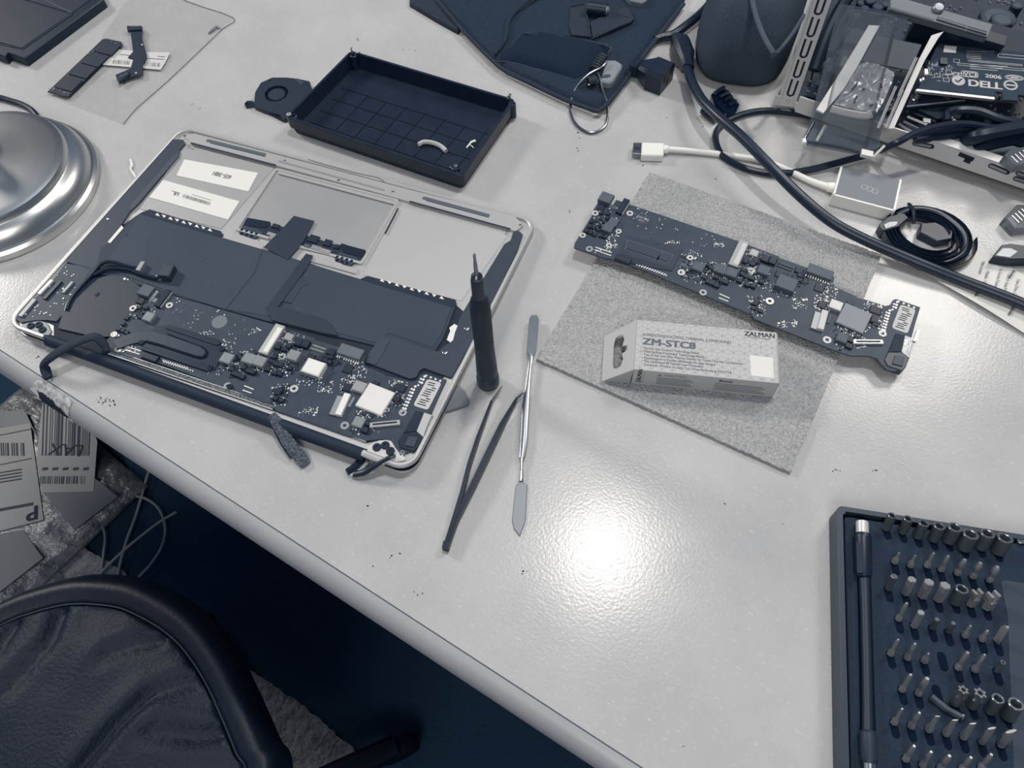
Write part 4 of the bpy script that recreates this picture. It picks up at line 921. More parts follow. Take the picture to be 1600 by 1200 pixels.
SPF = frame(811, 838)
sp = thing('spatula_tool', 'steel double ended spatula lying beside the foam sheet corner', 'spatula', SPF)
def sp3(x, y, w): return (*SPF.at(x, y, w), w)
MB().prism(rpoly(SPF.poly([(827, 499), (830, 493), (839, 493), (842, 500), (838, 548), (834, 556), (827, 556), (823, 550)], 5.2), .8, 2), 4.7, 5.7, .15).build('flat_blade', mat('steel grey', 122, .4, metal=.75), sp)
MB().tube([sp3(829, 553, 5), sp3(828, 572, 4.6), sp3(825, 600, 4), sp3(821, 640, 3.5), sp3(818, 690, 3.2), sp3(815.5, 716, 3)], [2.2, 1.4, 1.8, 2.6, 2.6, 1.9], 10, 6, [.8, 1.0, 1.3, 1.5, 1.5, 1.4]).build('handle', mat('steel handle', 150, .3, metal=.85), sp)
MB().tube([sp3(815.5, 714, 3), sp3(815, 735, 2.2), sp3(814, 752, 1.4)], [1.1, 1.0, 1.6], 10, 4).build('shank', M_chrome, sp)
bp4 = SPF.poly([(814, 748), (820, 757), (824, 758), (821, 815), (812, 838), (803, 826), (800, 812), (806, 758), (810, 757)], .8)
MB().prism(bp4, .15, 1.2, .35).build('pointed_blade', mat('spatula blade', 138, .5, metal=.6), sp)

sh = frame(717, 604)
o = put(MB().prism(rpoly(sh.poly([(660, 610), (700, 598), (717, 603), (726, 612), (733, 628), (731, 632), (699, 642), (650, 655)], 3), 2, 3), .2, 3.2, .4).build('plastic_wedge', mat('grey plastic', 122, .5)), sh); tag(o, 'grey plastic wedge poking out from under the right rear of the laptop', 'wedge')
WD = frame(717, 604); sh = None

# ================================================================== DISH WITH SCREWS
DZ = 17.0
DC = [(444, 183), (548, 78), (806, 155), (722, 276)]
XF = frame(444, 183, 722, 276, DZ)
dq = XF.poly(DC, DZ)
dish = thing('plastic_tray', 'black ribbed plastic tray holding tiny screws, behind the laptop', 'tray', XF)
od = rpoly(dq, 5, 4); om = rpoly(inset(dq, 1.2), 5, 4); odb = rpoly(inset(dq, 2.2), 5, 4); oi = rpoly(inset(dq, 2.6), 4, 4); oib = rpoly(inset(dq, 3.6), 4, 4)
f = lambda p, z: [(x, y, z) for x, y in p]
g = MB(); n0 = len(od)
g.loft([f(odb, .2), f(odb, 5), f(om, 5.6), f(om, 6.2), f(od, 7), f(od, DZ - .5), f(rpoly(inset(dq, .5), 5, 4), DZ), f(oi, DZ), f(oib, 3)], True, True)
M_dish = mat('tray plastic', 29, .42, spec=.45, bump=(260, .12, 3, .6), vary=(60, 42, .3))
g.build('tray_shell', M_dish, dish)
O = Vector(dq[0]); U = Vector(dq[3]) - O; V = Vector(dq[1]) - O
if dq and abs(area2([tuple(O), tuple(O + U), tuple(O + V)])) < 0: pass
def dp(u, v): return O + U * u + V * v
M_ribm = mat('tray rib', 24, .45)
for v in (.16, .33, .50, .66):
    a, b = dp(.06, v), dp(.94, v); MB().tube([(*a, 3.1), (*b, 3.1)], .5, 6, 1).build('rib', M_ribm, dish)
for k in range(8):
    u = .1 + k * .114; a, b = dp(u, .07), dp(u, .68); MB().tube([(*a, 3.1), (*b, 3.1)], .5, 6, 1).build('rib', M_ribm, dish)
for u, v in ((.035, .05), (.035, .95), (.965, .95), (.965, .05)):
    p = dp(u, v); po = MB().lathe([(3.2, 3), (3.0, DZ - .6), (2.4, DZ - .2), (1.3, DZ - .2), (1.2, DZ - 2), (.1, DZ - 2)], p.x, p.y, 18, cap1=False).build('corner_post', M_dish, dish)
def tiny_screw(px, py, z, label, lie=False, a=0., L=4.5, r=1.1, m=None, group=None):
    fr = frame(px, py, None, None, z, z); g = MB()
    prof = [(r * .45, 0), (r * .45, L - 1.1), (r, L - .9), (r, L - .2), (r * .8, L), (r * .35, L), (r * .3, L - .4), (.01, L - .4)]
    g.lathe(prof, n=12, cap1=False)
    if lie: g.xf(lambda p: (p[2] * math.cos(a) - p[1] * math.sin(a), p[2] * math.sin(a) + p[1] * math.cos(a), p[0] + r))
    o = put(g.build('screw', m or M_chrome), fr); return tag(o, label, 'screw', group)
GS = 'screws kept in the plastic tray'
for i, (px, py, lb) in enumerate(((551, 84, 'small screw standing head up on the far left corner of the black tray'), (797, 156, 'small screw standing on the far right corner of the black tray'), (713, 266, 'small screw standing on the near corner of the black tray'))):
    tiny_screw(px, py, DZ, lb, L=5.5, r=1.5, m=mat('screw steel', 170, .3, metal=.9), group=GS)
    tiny_screw(px + (5 if i == 0 else -4), py + 1, DZ, lb.replace('small screw standing', 'tiny screw leaning').replace('head up ', ''), True, .7 + i, 4.2, 1.1, mat('screw steel', 128, .3, metal=.9), group=GS)
tiny_screw(452, 180, DZ, 'round headed screw on the near left corner of the black tray', L=1.6, r=2, m=M_chipl, group=GS)
for px, py, a, lb in ((735, 222, .6, 'bright tiny screw lying alone left of the white crumb in the tray'), (771, 204, 1.5, 'bright tiny screw lying by the right wall of the tray'), (560, 64, 2.4, 'dark tiny screw tipped over behind the far left tray corner')):
    tiny_screw(px, py, 3.1 if py > 100 else 0.1, lb, True, a, 3, .8, group=GS)
TF = frame(675, 228, None, None, 5.2, 0)
o = put(MB().tube([(*TF.at(x, y, 5.4), 5.4) for x, y in ((654, 226), (662, 222), (675, 223), (688, 228), (697, 236))], 1.9, 12, 6).build('clear_tube', clear('clear sleeve', 205, .62, .25)), TF); tag(o, 'short bent piece of translucent tubing lying in the black tray', 'tube')
TF = frame(735, 225, None, None, 4, 0)
o = put(MB().tube([(*TF.at(x, y, 4.2), 4.2) for x, y in ((729, 231), (733, 226), (737, 222), (743, 220))], [.6, .7, .9, 1.1], 8, 4).build('white_crumb', M_white), TF); tag(o, 'small branched white plastic scrap lying in the tray', 'scrap')
MB().tube([(*TF.at(x, y, 3.9), 3.9) for x, y in ((733, 226), (737, 228), (740, 231))], .4, 6, 3).build('twig', M_white, o)

# ---- blower fan half under the dish
NF = frame(430, 147)
fan = thing('blower_fan', 'small black blower fan lying against the left side of the tray', 'fan', NF)
cx, cy = NF.at(432, 147, 4)
def fp(pts, w=4): return NF.poly(pts, w)
hous = rpoly(fp([(397, 166), (399, 145), (408, 130), (426, 122), (448, 122), (466, 124), (484, 128), (488, 140), (470, 160), (452, 182), (444, 188), (438, 180), (412, 172)]), [2, 6, 8, 8, 6, 3, 2, 2, 2, 2, 1, 3, 3], 4)
hole = circ(cx, cy, 10.2, len(hous))
h2 = []
cc = Vector((cx, cy))
for p in ccw(hous):
    d = (Vector(p) - cc).normalized(); h2.append(tuple(cc + d * 10.6))
MB().holed(ccw(hous), h2, .2, 4.6).build('housing', mat('fan housing', 42, .5), fan)
MB().prism(inset(ccw(hous), .4), .2, .8).build('base_plate', M_black, fan)
MB().lathe([(7.6, .8), (7.6, 3.6), (7.2, 4.2), (.01, 4.3)], cx, cy, 30).build('hub', mat('fan hub', 52, .45), fan)
for k in range(26):
    a = 2 * math.pi * k / 26; d = Vector((math.cos(a), math.sin(a))); t = Vector((-d.y, d.x))
    a0 = cc + d * 7.5; a1 = cc + d * 10.3 + t * .9
    MB().tube([(*a0, 2.4), (*a1, 2.4)], .22, 4, 1, 1.4, flat=True).build('blade', mat('fan blade', 34, .5), fan)
MB().prism(rpoly(fp([(382, 164), (386, 158), (394, 158), (404, 164), (446, 181), (444, 190), (408, 172), (396, 166), (385, 168)], 1.5), .8, 2), .2, 2.2, .3).build('mounting_ear', M_black, fan)
x, y = NF.at(386, 162.5, 2); MB().ring(x, y, 2.0, 2.8, 1.9, 1.0).build('ear_grommet', M_rubber, fan)
x, y = NF.at(422, 126, 4); MB().cyl(x, y, .3, 4.8, 1.4, n=10).build('post', M_black, fan)
x, y = NF.at(468, 127, 5); MB().box(x, y, 4.5, 9, 3, .5, -.4).build('foil_mark', mat('dull mark', 70, .5), fan)

# ================================================================== UPPER LEFT: BAG, STICKER, DRIVE, FLEX
GF = frame(250, 100)
bagp = GF.poly([(230, -30), (292, 2), (365, 28), (348, 45), (322, 70), (262, 127), (213, 170), (193, 194), (150, 178), (100, 160), (84, 135), (150, 70), (190, 10)], .6)
bagc = Vector((sum(p[0] for p in bagp) / len(bagp), sum(p[1] for p in bagp) / len(bagp)))
loops = []
for t in (0.02, .12, .22, .32, .42, .52, .62, .71, .8, .88, .94, 1):
    l = []
    for p in [q for i in range(len(bagp)) for q in (bagp[i], tuple((Vector(bagp[i]) + Vector(bagp[(i + 1) % len(bagp)])) / 2))]:
        v = bagc + (Vector(p) - bagc) * t; h = .35 + (1.3 * abs(mn.noise((v.x / 20, v.y / 9, 2))) + .9 * abs(mn.noise((v.x / 7, v.y / 6, 5)))) * (1 if t < .97 else .5)
        l.append((v.x, v.y, h))
    loops.append(l)
o = put(MB().loft(loops, True, False).build('plastic_bag', clear('bag film', 205, .05, .2, bump=(70, .5), fres=.3, tint=(.985, .985, .99, 1)), ang=80), GF); tag(o, 'flat clear plastic bag lying on the desk behind the lamp', 'bag')
g = MB()
hem = GF.poly([(230, -30), (292, 2), (365, 28), (348, 45), (322, 70), (262, 127), (213, 170), (193, 194)], .6)
g.tube([(*p, .7) for p in hem], .35, 6, 3); g.build('hem', clear('bag hem', 110, .42, .2), o)
xs = [(326, 52), (332, 47), (338, 42), (343, 44)]
MB().tube([(*GF.at(x, y, 1.2), 1.2) for x, y in xs], [.8, 1.6, 1.6, .8], 8, 4, .8).build('bag_knot', mat('crinkled film', 138, .25, metal=.2), o)
KF = frame(215, 92)
stk = thing('barcode_sticker', 'white barcode sticker on the clear bag under the flex cable', 'sticker', KF)
sp_ = KF.poly([(184, 77), (225, 81), (266, 82), (258, 98), (251, 109), (205, 105), (160, 101), (168, 92)], 2.1)
MB().prism(sp_, 1.95, 2.1).build('label_sheet', mat('sticker paper', 205, .6), stk)
g = MB(); rr = random.Random(6); x = 178.
while x < 252:
    if not 203 < x < 221:
        ww = rr.choice((.3, .3, .6)); g.line([KF.at(x, 93.5 + (x - 178) * .07, 2.1), KF.at(x - 1.5, 99.5 + (x - 178) * .07, 2.1)], ww, 2.15)
    x += rr.choice((1.3, 1.8, 2.4))
for a, b in (((186, 85), (204, 87)), ((228, 91), (257, 93)), ((246, 88), (258, 89))): g.line([KF.at(*a, 2.1), KF.at(*b, 2.1)], .8, 2.15)
g.build('sticker_print', M_ink, stk)
RF = frame(107, 150, 190, 66, 3)
ssd = thing('solid_state_drive', 'thin black solid state drive stick lying near the lamp base', 'drive', RF)
qs = RF.poly([(74, 143), (88, 146), (92, 149), (106, 151), (191, 68), (189, 65), (166, 60), (160, 61)], 3.6)
MB().prism(qs, 2.4, 3.5, .1).build('drive_board', mat('drive board', 30, .6), ssd)
for (u0, v0), (u1, v1) in (((157, 72), (180, 79)), ((136, 89), (160, 98)), ((118, 106), (141, 116)), ((95, 126), (119, 136))):
    x, y = RF.at((u0 + u1) / 2, (v0 + v1) / 2, 4); MB().box(x, y, 3.4, 16, 19, 1.1, 0, .25).build('memory_chip', mat('memory chip', 32, .6), ssd)
x, y = RF.at(171, 68, 4); MB().box(x, y, 3.4, 4, 13, .9, 0, .2).build('controller_chip', M_chip, ssd)
g = MB(); rr = random.Random(12)
for k in range(26):
    px, py = rr.choice(((172, 67), (178, 70), (145, 82), (128, 100), (108, 120), (94, 140), (82, 140), (104, 145))); x, y = RF.at(px + rr.uniform(-6, 6), py + rr.uniform(-2.5, 2.5), 3.6); g.box(x, y, 3.4, 1, .7, .5)
g.build('small_components', M_chipl, ssd, kind='stuff')
MB().prism(RF.poly([(160, 61), (166, 59.5), (190, 65), (192, 69), (188, 70), (164, 64)], 3.2), 2.5, 3.3).build('edge_contacts', M_chipl, ssd)
MB().box(40, 8, .3, 60, 14, 2.2).build('underside_chip', M_chip, ssd)
XF2 = frame(215, 85)
flx = thing('flex_connector', 'black bent flex connector cable lying across the white sticker', 'connector', XF2)
fpz = 4.2
MB().prism(rpoly(XF2.poly([(198, 41), (221, 40), (222, 60), (229, 85), (229, 92), (223, 99), (223, 117), (210, 119), (185, 128), (180, 117), (204, 107), (209, 90), (204, 50), (199, 48)], fpz), 1, 2), fpz - .7, fpz).build('flex_strip', mat('flex strip', 46, .4), flx)
for P in (((198, 40), (221, 40), (221, 46), (199, 47)), ((181, 117), (200, 110.5), (202, 116), (185, 128))):
    MB().prism(XF2.poly(P, fpz + 1.6), fpz - 1.2, fpz + 1.6, .3).build('plug', M_blk2, flx)
p = XF2.poly([(203, 42), (219, 42)], fpz + 1.7); MB().tube([(*p[0], fpz + 1.7), (*p[1], fpz + 1.7)], .5, 6, 1).build('plug_slit', M_chipg, flx)
p = XF2.poly([(187, 121), (199, 115)], fpz + 1.7); MB().tube([(*p[0], fpz + 1.7), (*p[1], fpz + 1.7)], .8, 6, 1).build('plug_slit', M_chipg, flx)
for px, py in ((222, 70), (212.5, 114)): x, y = XF2.at(px, py, fpz); MB().cyl(x, y, fpz - .1, fpz + .2, .8, n=10).build('pilot_hole', M_white, flx)
MB().box(*XF2.at(210, 90, 1), 2.2, 6, 8, 1.4).build('stiffener', M_blk2, flx)

# ---- dark laptop shell in the far left corner
QF = frame(37, 91)
shell = thing('black_laptop_shell', 'black laptop shell cut off by the far left corner of the picture', 'laptop', QF)
zq = 9
MB().prism(rpoly(QF.poly([(162, -2), (37, 91), (11, 82), (6, 88), (-60, 62), (-60, -60), (120, -60)], zq), 1, 2), .3, zq, .8).build('lower_shell', M_black, shell)
MB().prism(rpoly(QF.poly([(108, 24), (34, 76), (-60, 52), (-60, -14), (8, -8)], zq), 1, 2), zq - .1, zq + .8, .3).build('panel', mat('shell panel', 32, .5), shell)
MB().prism(QF.poly([(150, -6), (112, 21), (20, -6), (40, -40)], zq), zq - .1, zq + .6, .2).build('panel', mat('shell panel', 32, .5), shell)
MB().tube([(*QF.at(x, y, zq + .6), zq + .6) for x, y in ((70, 0), (112, 20.5))], .7, 6, 1).build('seam', M_chipg, shell)
MB().tube([(*QF.at(x, y, zq + .3), zq + .3) for x, y in ((0, 69), (35, 77), (112, 22.5))], .5, 6, 1).build('seam', mat('seam edge', 66, .5), shell)

# ---- lamp
LPF = Fr((-104, 113, 0))
lampo = thing('desk_lamp', 'desk lamp with a stepped round brushed steel base at the left edge', 'lamp', LPF)
MB().lathe([(80, .3), (80.6, 1.5), (80.3, 6), (78.2, 8.2), (76.5, 8.6), (76, 9.4), (75.4, 12), (72.5, 17), (68.5, 20.5), (66, 21.5), (65.2, 22.2), (65, 25), (63.5, 27.6), (61, 28.6), (57, 29.4), (40, 32.5), (22, 35), (14, 37), (10, 41)], n=96).build('lamp_base', M_steel, lampo)
MB().lathe([(9, 40.5), (9, 62), (5, 66)], n=24).build('lamp_stem', M_steel, lampo)
CBF = frame(0, 158)
o = put(MB().tube([(*CBF.at(x, y, 2.6), 2.6) for x, y in ((-60, 170), (-25, 152), (0, 153), (15, 157), (34, 163), (50, 172), (60, 184))], 2.4, 8, 6, [3.2, 3, 2.8, 2.6, 2.4, 2.2, 2.2]).build('lamp_cord', M_rubber), CBF); tag(o, 'black cord running behind the steel lamp base', 'cord')
WF = frame(206, 262)
o = put(MB().tube([(*WF.at(x, y, 1.2), 1.2) for x, y in ((204, 249), (206, 258), (204, 264), (209, 272), (213, 279))], [.9, 1.5, .9, 1.3, .8], 8, 5, .8).build('paper_twist', mat('twist paper', 226, .7)), WF); tag(o, 'torn twist of white paper on the desk left of the laptop', 'scrap')
# ================================================================== BIT CASE
KZ = 16.0
KF2 = frame(1308, 789, 1600, 835, KZ)
case = thing('bit_case', 'black open bit case with dark foam, at the right edge of the desk', 'case', KF2)
k0 = KF2.at(1308, 789, KZ)
CWID, CLEN = 118, 215
oc = rpoly([(k0[0], k0[1]), (k0[0] + CWID, k0[1]), (k0[0] + CWID, k0[1] - CLEN), (k0[0], k0[1] - CLEN)], 4.5, 5)
f = lambda p, z: [(x, y, z) for x, y in p]
ic = rpoly(inset([(k0[0], k0[1]), (k0[0] + CWID, k0[1]), (k0[0] + CWID, k0[1] - CLEN), (k0[0], k0[1] - CLEN)], 3.2), 3, 5)
g = MB().loft([f(inset(oc, .6), .2), f(oc, 1), f(oc, KZ - .5), f(inset(oc, .5), KZ), f(ic, KZ), f(ic, 4)], True, True)
g.build('case_shell', mat('case plastic', 58, .45, spec=.5), case)
FZT = 13.2
fo_ = rpoly(inset([(k0[0], k0[1]), (k0[0] + CWID, k0[1]), (k0[0] + CWID, k0[1] - CLEN), (k0[0], k0[1] - CLEN)], 5), [13, 13, 3, 3], 6)
M_eva = mat('foam insert', 49, .85, spec=.2, bump=(900, .4, 3, .5), vary=(700, 57, .2))
MB().prism(fo_, 4, FZT, .5).build('foam_insert', M_eva, case)
for px, py in ((1317, 796), (1597, 843)): x, y = KF2.at(px, py, KZ); MB().cyl(x, y, KZ - 6, KZ - .6, 2.4, n=20, bev=.3).build('magnet', M_chrome, case)
rec = rpoly(KF2.poly([(1563, 906), (1700, 925), (1700, 1400), (1592, 1400), (1574, 960)], FZT), 3, 3)
MB().prism(rec, FZT - .1, FZT + .25).build('finger_recess', mat('foam recess', 66, .8), case)
M_slot = mat('bit slot', 20, .9, spec=.1)
def bslot(px, py, L=11, w=2.3): 
    x, y = KF2.at(px, py, FZT); MB().prism(pill((x - .2, y + 1.0), (x + .9, y - L * .42), w), FZT - .2, FZT + .12).build('bit_slot', M_slot, case)
# flexible shaft
def kp(x, y, w=15): return (*KF2.at(x, y, w), w)
FS = frame(1347, 840, None, None, 15, FZT)
shaft = thing('flexible_shaft', 'black flexible driver shaft with ribbed collar lying in the bit case', 'tool', FS)
def sp_k(x, y, w): return (*FS.at(x, y, w), w)
ca, cb = Vector(sp_k(1348, 838, 4.2)), Vector(sp_k(1349, 903, 4.2))
MB().tube([sp_k(1347, 816, 4), sp_k(1347.5, 838, 4)], 3.6, 20, 1).build('steel_tip', mat('white tip', 206, .4, metal=.2), shaft)
MB().tube([sp_k(1347.5, 835, 4.2), sp_k(1347.6, 840, 4.2), sp_k(1348, 843, 4.2), sp_k(1349, 896, 4.2), sp_k(1350, 902, 4.2)], [4.4, 5.0, 4.9, 4.7, 3.8], 20, 1).build('collar', M_rubber, shaft)
for k in range(7):
    u = (k - 3) / 3.4; MB().tube([sp_k(1348 + u * 9.5, 848, 7.6 + .9 * (1 - u * u)), sp_k(1349 + u * 9, 895, 7.4 + .9 * (1 - u * u))], .5, 5, 1).build('collar_rib', mat('collar rib', 58, .4), shaft)
MB().tube([sp_k(1350, 900, 3.4), sp_k(1352, 960, 3.2), sp_k(1354, 1040, 3), sp_k(1355, 1100, 3), sp_k(1355.5, 1142, 3.2)], [3.1, 2.7, 2.7, 2.7, 2.9], 14, 5).build('shaft', mat('shaft sleeve', 42, .5), shaft)
MB().tube([sp_k(1355.5, 1141, 4), sp_k(1356, 1146, 4), sp_k(1358, 1186, 4), sp_k(1358, 1194, 4)], [3.2, 4.3, 4.5, 3.4], 18, 1).build('bit_end', mat('shaft end', 50, .5), shaft)
MB().tube([sp_k(1358, 1191, 4), sp_k(1359, 1225, 4)], 3.4, 18, 1).build('steel_ferrule', M_chrome, shaft)
for a, b in (((1341.5, 900), (1346, 1140)), ((1358.5, 900), (1366, 1140))):
    q = KF2.poly([a, b], FZT); MB().prism(pill(q[0], q[1], .8), FZT - .1, FZT + .12).build('shaft_groove', M_slot, case)
# bits, one thing each, standing in their rows
M_bit = mat('bright bit steel', 178, .3, metal=.7); M_bitd = mat('dark bit steel', 128, .3, metal=.75)
def hexloop(r, z, a=0, n=6): return [(r * math.cos(a + 2 * math.pi * k / n), r * math.sin(a + 2 * math.pi * k / n), z) for k in range(n)]
def starl(r0, r1, z, n=6): return [((r0 if k % 2 else r1) * math.cos(math.pi * k / n), (r0 if k % 2 else r1) * math.sin(math.pi * k / n), z) for k in range(2 * n)]
_bm = {}
def bit_mesh(kind, r, h):
    key = (kind, round(r, 1), round(h, 1))
    if key in _bm: return _bm[key]
    g = MB(); m = M_bit
    if kind == 'socket':
        c = lambda rr_, z: [(rr_ * math.cos(2 * math.pi * k / 24), rr_ * math.sin(2 * math.pi * k / 24), z) for k in range(24)]
        g.loft([c(r, 0), c(r, h - .35), c(r - .35, h), c(r * .72, h)], True, False)
        def hx(z, q=.68): 
            out = []
            for k in range(24):
                a = 2 * math.pi * k / 24; s = (a % (math.pi / 3)) - math.pi / 6; rr_ = r * q * math.cos(math.pi / 6) / math.cos(s); out.append((rr_ * math.cos(a), rr_ * math.sin(a), z))
            return out
        g.loft([c(r * .74, h), hx(h - .3), hx(h - 5)], False, True); m = M_bitd
    elif kind == 'star':
        c = lambda rr_, z: [(rr_ * math.cos(2 * math.pi * k / 24), rr_ * math.sin(2 * math.pi * k / 24), z) for k in range(24)]
        s = lambda q0, q1, z: [((r * (q0 if (k // 2) % 2 else q1)) * math.cos(2 * math.pi * k / 24), (r * (q0 if (k // 2) % 2 else q1)) * math.sin(2 * math.pi * k / 24), z) for k in range(24)]
        g.loft([c(r, 0), c(r, h * .6), s(.7, 1, h * .7), s(.66, .95, h), s(.4, .4, h), s(.35, .35, h - 2)], True, True); m = M_bitd
    elif kind == 'hex': g.loft([hexloop(r, 0), hexloop(r, h - .4), hexloop(r - .4, h)])
    elif kind == 'slim': g.loft([hexloop(2, 0), hexloop(2, 2.2), hexloop(1.1, 4), hexloop(r, 5, n=6), hexloop(r, h - 1.5), hexloop(r * .6, h)])
    elif kind == 'flat':
        g.loft([hexloop(2, 0, n=8), hexloop(2, 3, n=8), [(x * (1 if abs(x) else 1), y * .7, z) for x, y, z in hexloop(r, 6, n=8)], [(x, y * .22, h) for x, y, z in hexloop(r, 0, n=8)]])
    elif kind == 'fork':
        g.loft([hexloop(r, 0), hexloop(r, h * .55)])
        for s in (-1, 1): g.box(s * r * .66, 0, h * .5, r * .5, r * 1.3, h * .5)
    elif kind == 'tri': g.loft([hexloop(r, 0, n=3), hexloop(r, h - 1.5, n=3), hexloop(r * .6, h, n=3)])
    elif kind == 'stub': g.loft([hexloop(r, 0), hexloop(r, h - .3), hexloop(r - .3, h)]); m = M_bitd
    _bm[key] = g.mesh('bit', m); return _bm[key]
B2 = lambda x, y: (1280 + x / 5., 770 + y / 5.)
B3 = lambda x, y: (1280 + x / 5., 980 + y / 5.)
ORD = ('first', 'second', 'third', 'fourth', 'fifth', 'sixth', 'seventh', 'eighth')
def row(A, rowname, items, group):
    n = len(items)
    for i, (kind, noun, x, y, r, h) in enumerate(items):
        px, py = A(x, y); nm = 'socket_bit' if kind == 'socket' else 'driver_bit'
        bslot(px + .3, py + 2.4, 11 if kind != 'socket' else 9, 2.1)
        x_, y_ = KF2.at(px, py, FZT); p = KF2.m @ Vector((x_, y_, 0)) + KF2.o
        o = bpy.data.objects.new(nm, bit_mesh(kind, r, h)); COL.objects.link(o)
        ny = KF2.m @ Vector((0, math.sin(.42), math.cos(.42))); fr = Fr((p.x, p.y, FZT + .9 * math.sin(.42) + .2), (1, .2 + .1 * i, 0), ny); put(o, fr)
        tag(o, '%s, %s from the left in the %s row of the bit case' % (noun, ORD[i], rowname), 'bit', group)
S1 = ('smallest steel socket', 'very small steel socket', 'small steel socket', 'medium steel socket', 'wide steel socket', 'widest steel socket', 'shallow steel socket', 'deep steel socket')
row(B2, 'rearmost', [('socket', S1[i], x, y, r, 11) for i, (x, y, r) in enumerate(((520, 280, 2.6), (645, 305, 2.8), (765, 340, 3.0), (885, 362, 3.3), (1005, 372, 4.0), (1125, 425, 4.5), (1255, 420, 4.0), (1390, 455, 4.3)))], 'sockets in the rear row')
row(B2, 'second', [('slim', 'slim steel bit', x, y, r, h) for x, y, r, h in ((585, 545, .8, 8), (705, 575, .8, 9), (838, 575, 1.1, 11), (945, 606, 1.2, 12), (1072, 635, 1.5, 12), (1192, 660, 1.6, 12), (1322, 690, 1.8, 12))], 'slim bits in the second row')
row(B2, 'third', [(k, n, x, y, r, h) for k, n, x, y, r, h in (('stub', 'dark hexagonal bit', 535, 752, 2.1, 11), ('hex', 'bright hexagonal bit', 668, 785, 2.5, 12), ('hex', 'wide hexagonal bit', 798, 806, 2.9, 12), ('hex', 'widest hexagonal bit', 922, 832, 3.1, 12), ('socket', 'round steel socket', 1056, 850, 3.6, 11), ('fork', 'bright two pronged bit', 1175, 872, 2.8, 11), ('fork', 'grey two pronged bit', 1300, 892, 3.4, 11))], 'bits in the third row')
row(B2, 'fourth', [(k, n, x, y, r, h) for k, n, x, y, r, h in (('slim', 'bright needle bit', 615, 990, 1.2, 14), ('hex', 'dark angled bit', 735, 1042, 2.1, 12), ('stub', 'sunken dark bit', 878, 1060, 1.6, 8), ('stub', 'nearly hidden dark bit', 1003, 1090, 1.5, 8), ('slim', 'thin dark bit', 1130, 1120, 1.0, 9), ('slim', 'thin leaning bit', 1265, 1150, 1.2, 8), ('tri', 'bright triangular bit', 1388, 1165, 2.4, 13))], 'bits in the fourth row')
row(B3, 'fifth', [(k, n, x, y, r, h) for k, n, x, y, r, h in (('slim', 'bright tipped fine bit', 552, 212, 1.0, 13), ('slim', 'fine steel bit', 682, 245, 1.2, 13), ('slim', 'short fine bit', 815, 268, .9, 7), ('slim', 'slotted steel bit', 1078, 322, 1.4, 14), ('slim', 'fine pointed bit', 1208, 338, 1.1, 14), ('star', 'small star tipped bit', 1385, 345, 1.6, 8))], 'bits in the fifth row')
bslot(*B3(957, 240))
row(B3, 'sixth', [(k, n, x, y, r, h) for k, n, x, y, r, h in (('slim', 'slim star bit', 642, 492, 1.2, 14), ('slim', 'wide slim bit', 768, 522, 1.7, 14), ('star', 'ribbed star bit', 1055, 592, 2.9, 12), ('star', 'broad ribbed star bit', 1190, 608, 3.4, 11), ('socket', 'star socket', 1328, 650, 3.2, 11), ('socket', 'large star socket', 1466, 692, 4.0, 11))], 'bits in the sixth row')
bslot(*B3(915, 500))
row(B3, 'seventh', [(k, n, x, y, r, h) for k, n, x, y, r, h in (('slim', 'shouldered fine bit', 580, 748, .9, 13), ('slim', 'pointed slim bit', 712, 778, 1.2, 13), ('flat', 'narrow flat bit', 850, 805, 1.4, 13), ('flat', 'flat blade bit', 985, 835, 1.8, 13), ('flat', 'bright flat blade bit', 1120, 862, 2.1, 13), ('flat', 'grey flat blade bit', 1265, 898, 2.6, 13), ('flat', 'widest flat blade bit', 1412, 922, 3.6, 13))], 'bits in the seventh row')
row(B3, 'nearest visible', [(k, n, x, y, r, h) for k, n, x, y, r, h in (('slim', 'cross tipped bit', 670, 1035, 1.3, 13), ('slim', 'plain slim bit', 800, 1080, 1.2, 13), ('slim', 'slim round bit', 940, 1110, 1.4, 13), ('slim', 'short slim bit', 1110, 1115, 1.3, 12), ('slim', 'pointed bright bit', 1260, 1100, 1.3, 13))], 'bits in the nearest row')
lo = frame(*B3(975, 640), None, None, FZT, FZT + .3)
o = put(MB().tube([(-8, 3.5, 2.2), (0, 0, 2.2), (7.5, -1.4, 2.6)], [1.9, 1.9, 1.7], 6, 1).build('driver_bit', M_bitd), lo); tag(o, 'loose star bit lying across the empty slot of the bit case', 'bit')
MB().lathe([(2.2, 0), (2.2, .8), (.9, .9), (.8, .4)], n=12, cap1=False).xf(lambda p: (7.4 + p[2], -1.4 + p[0], 2.6 + p[1])).build('star_end', M_chrome, o)
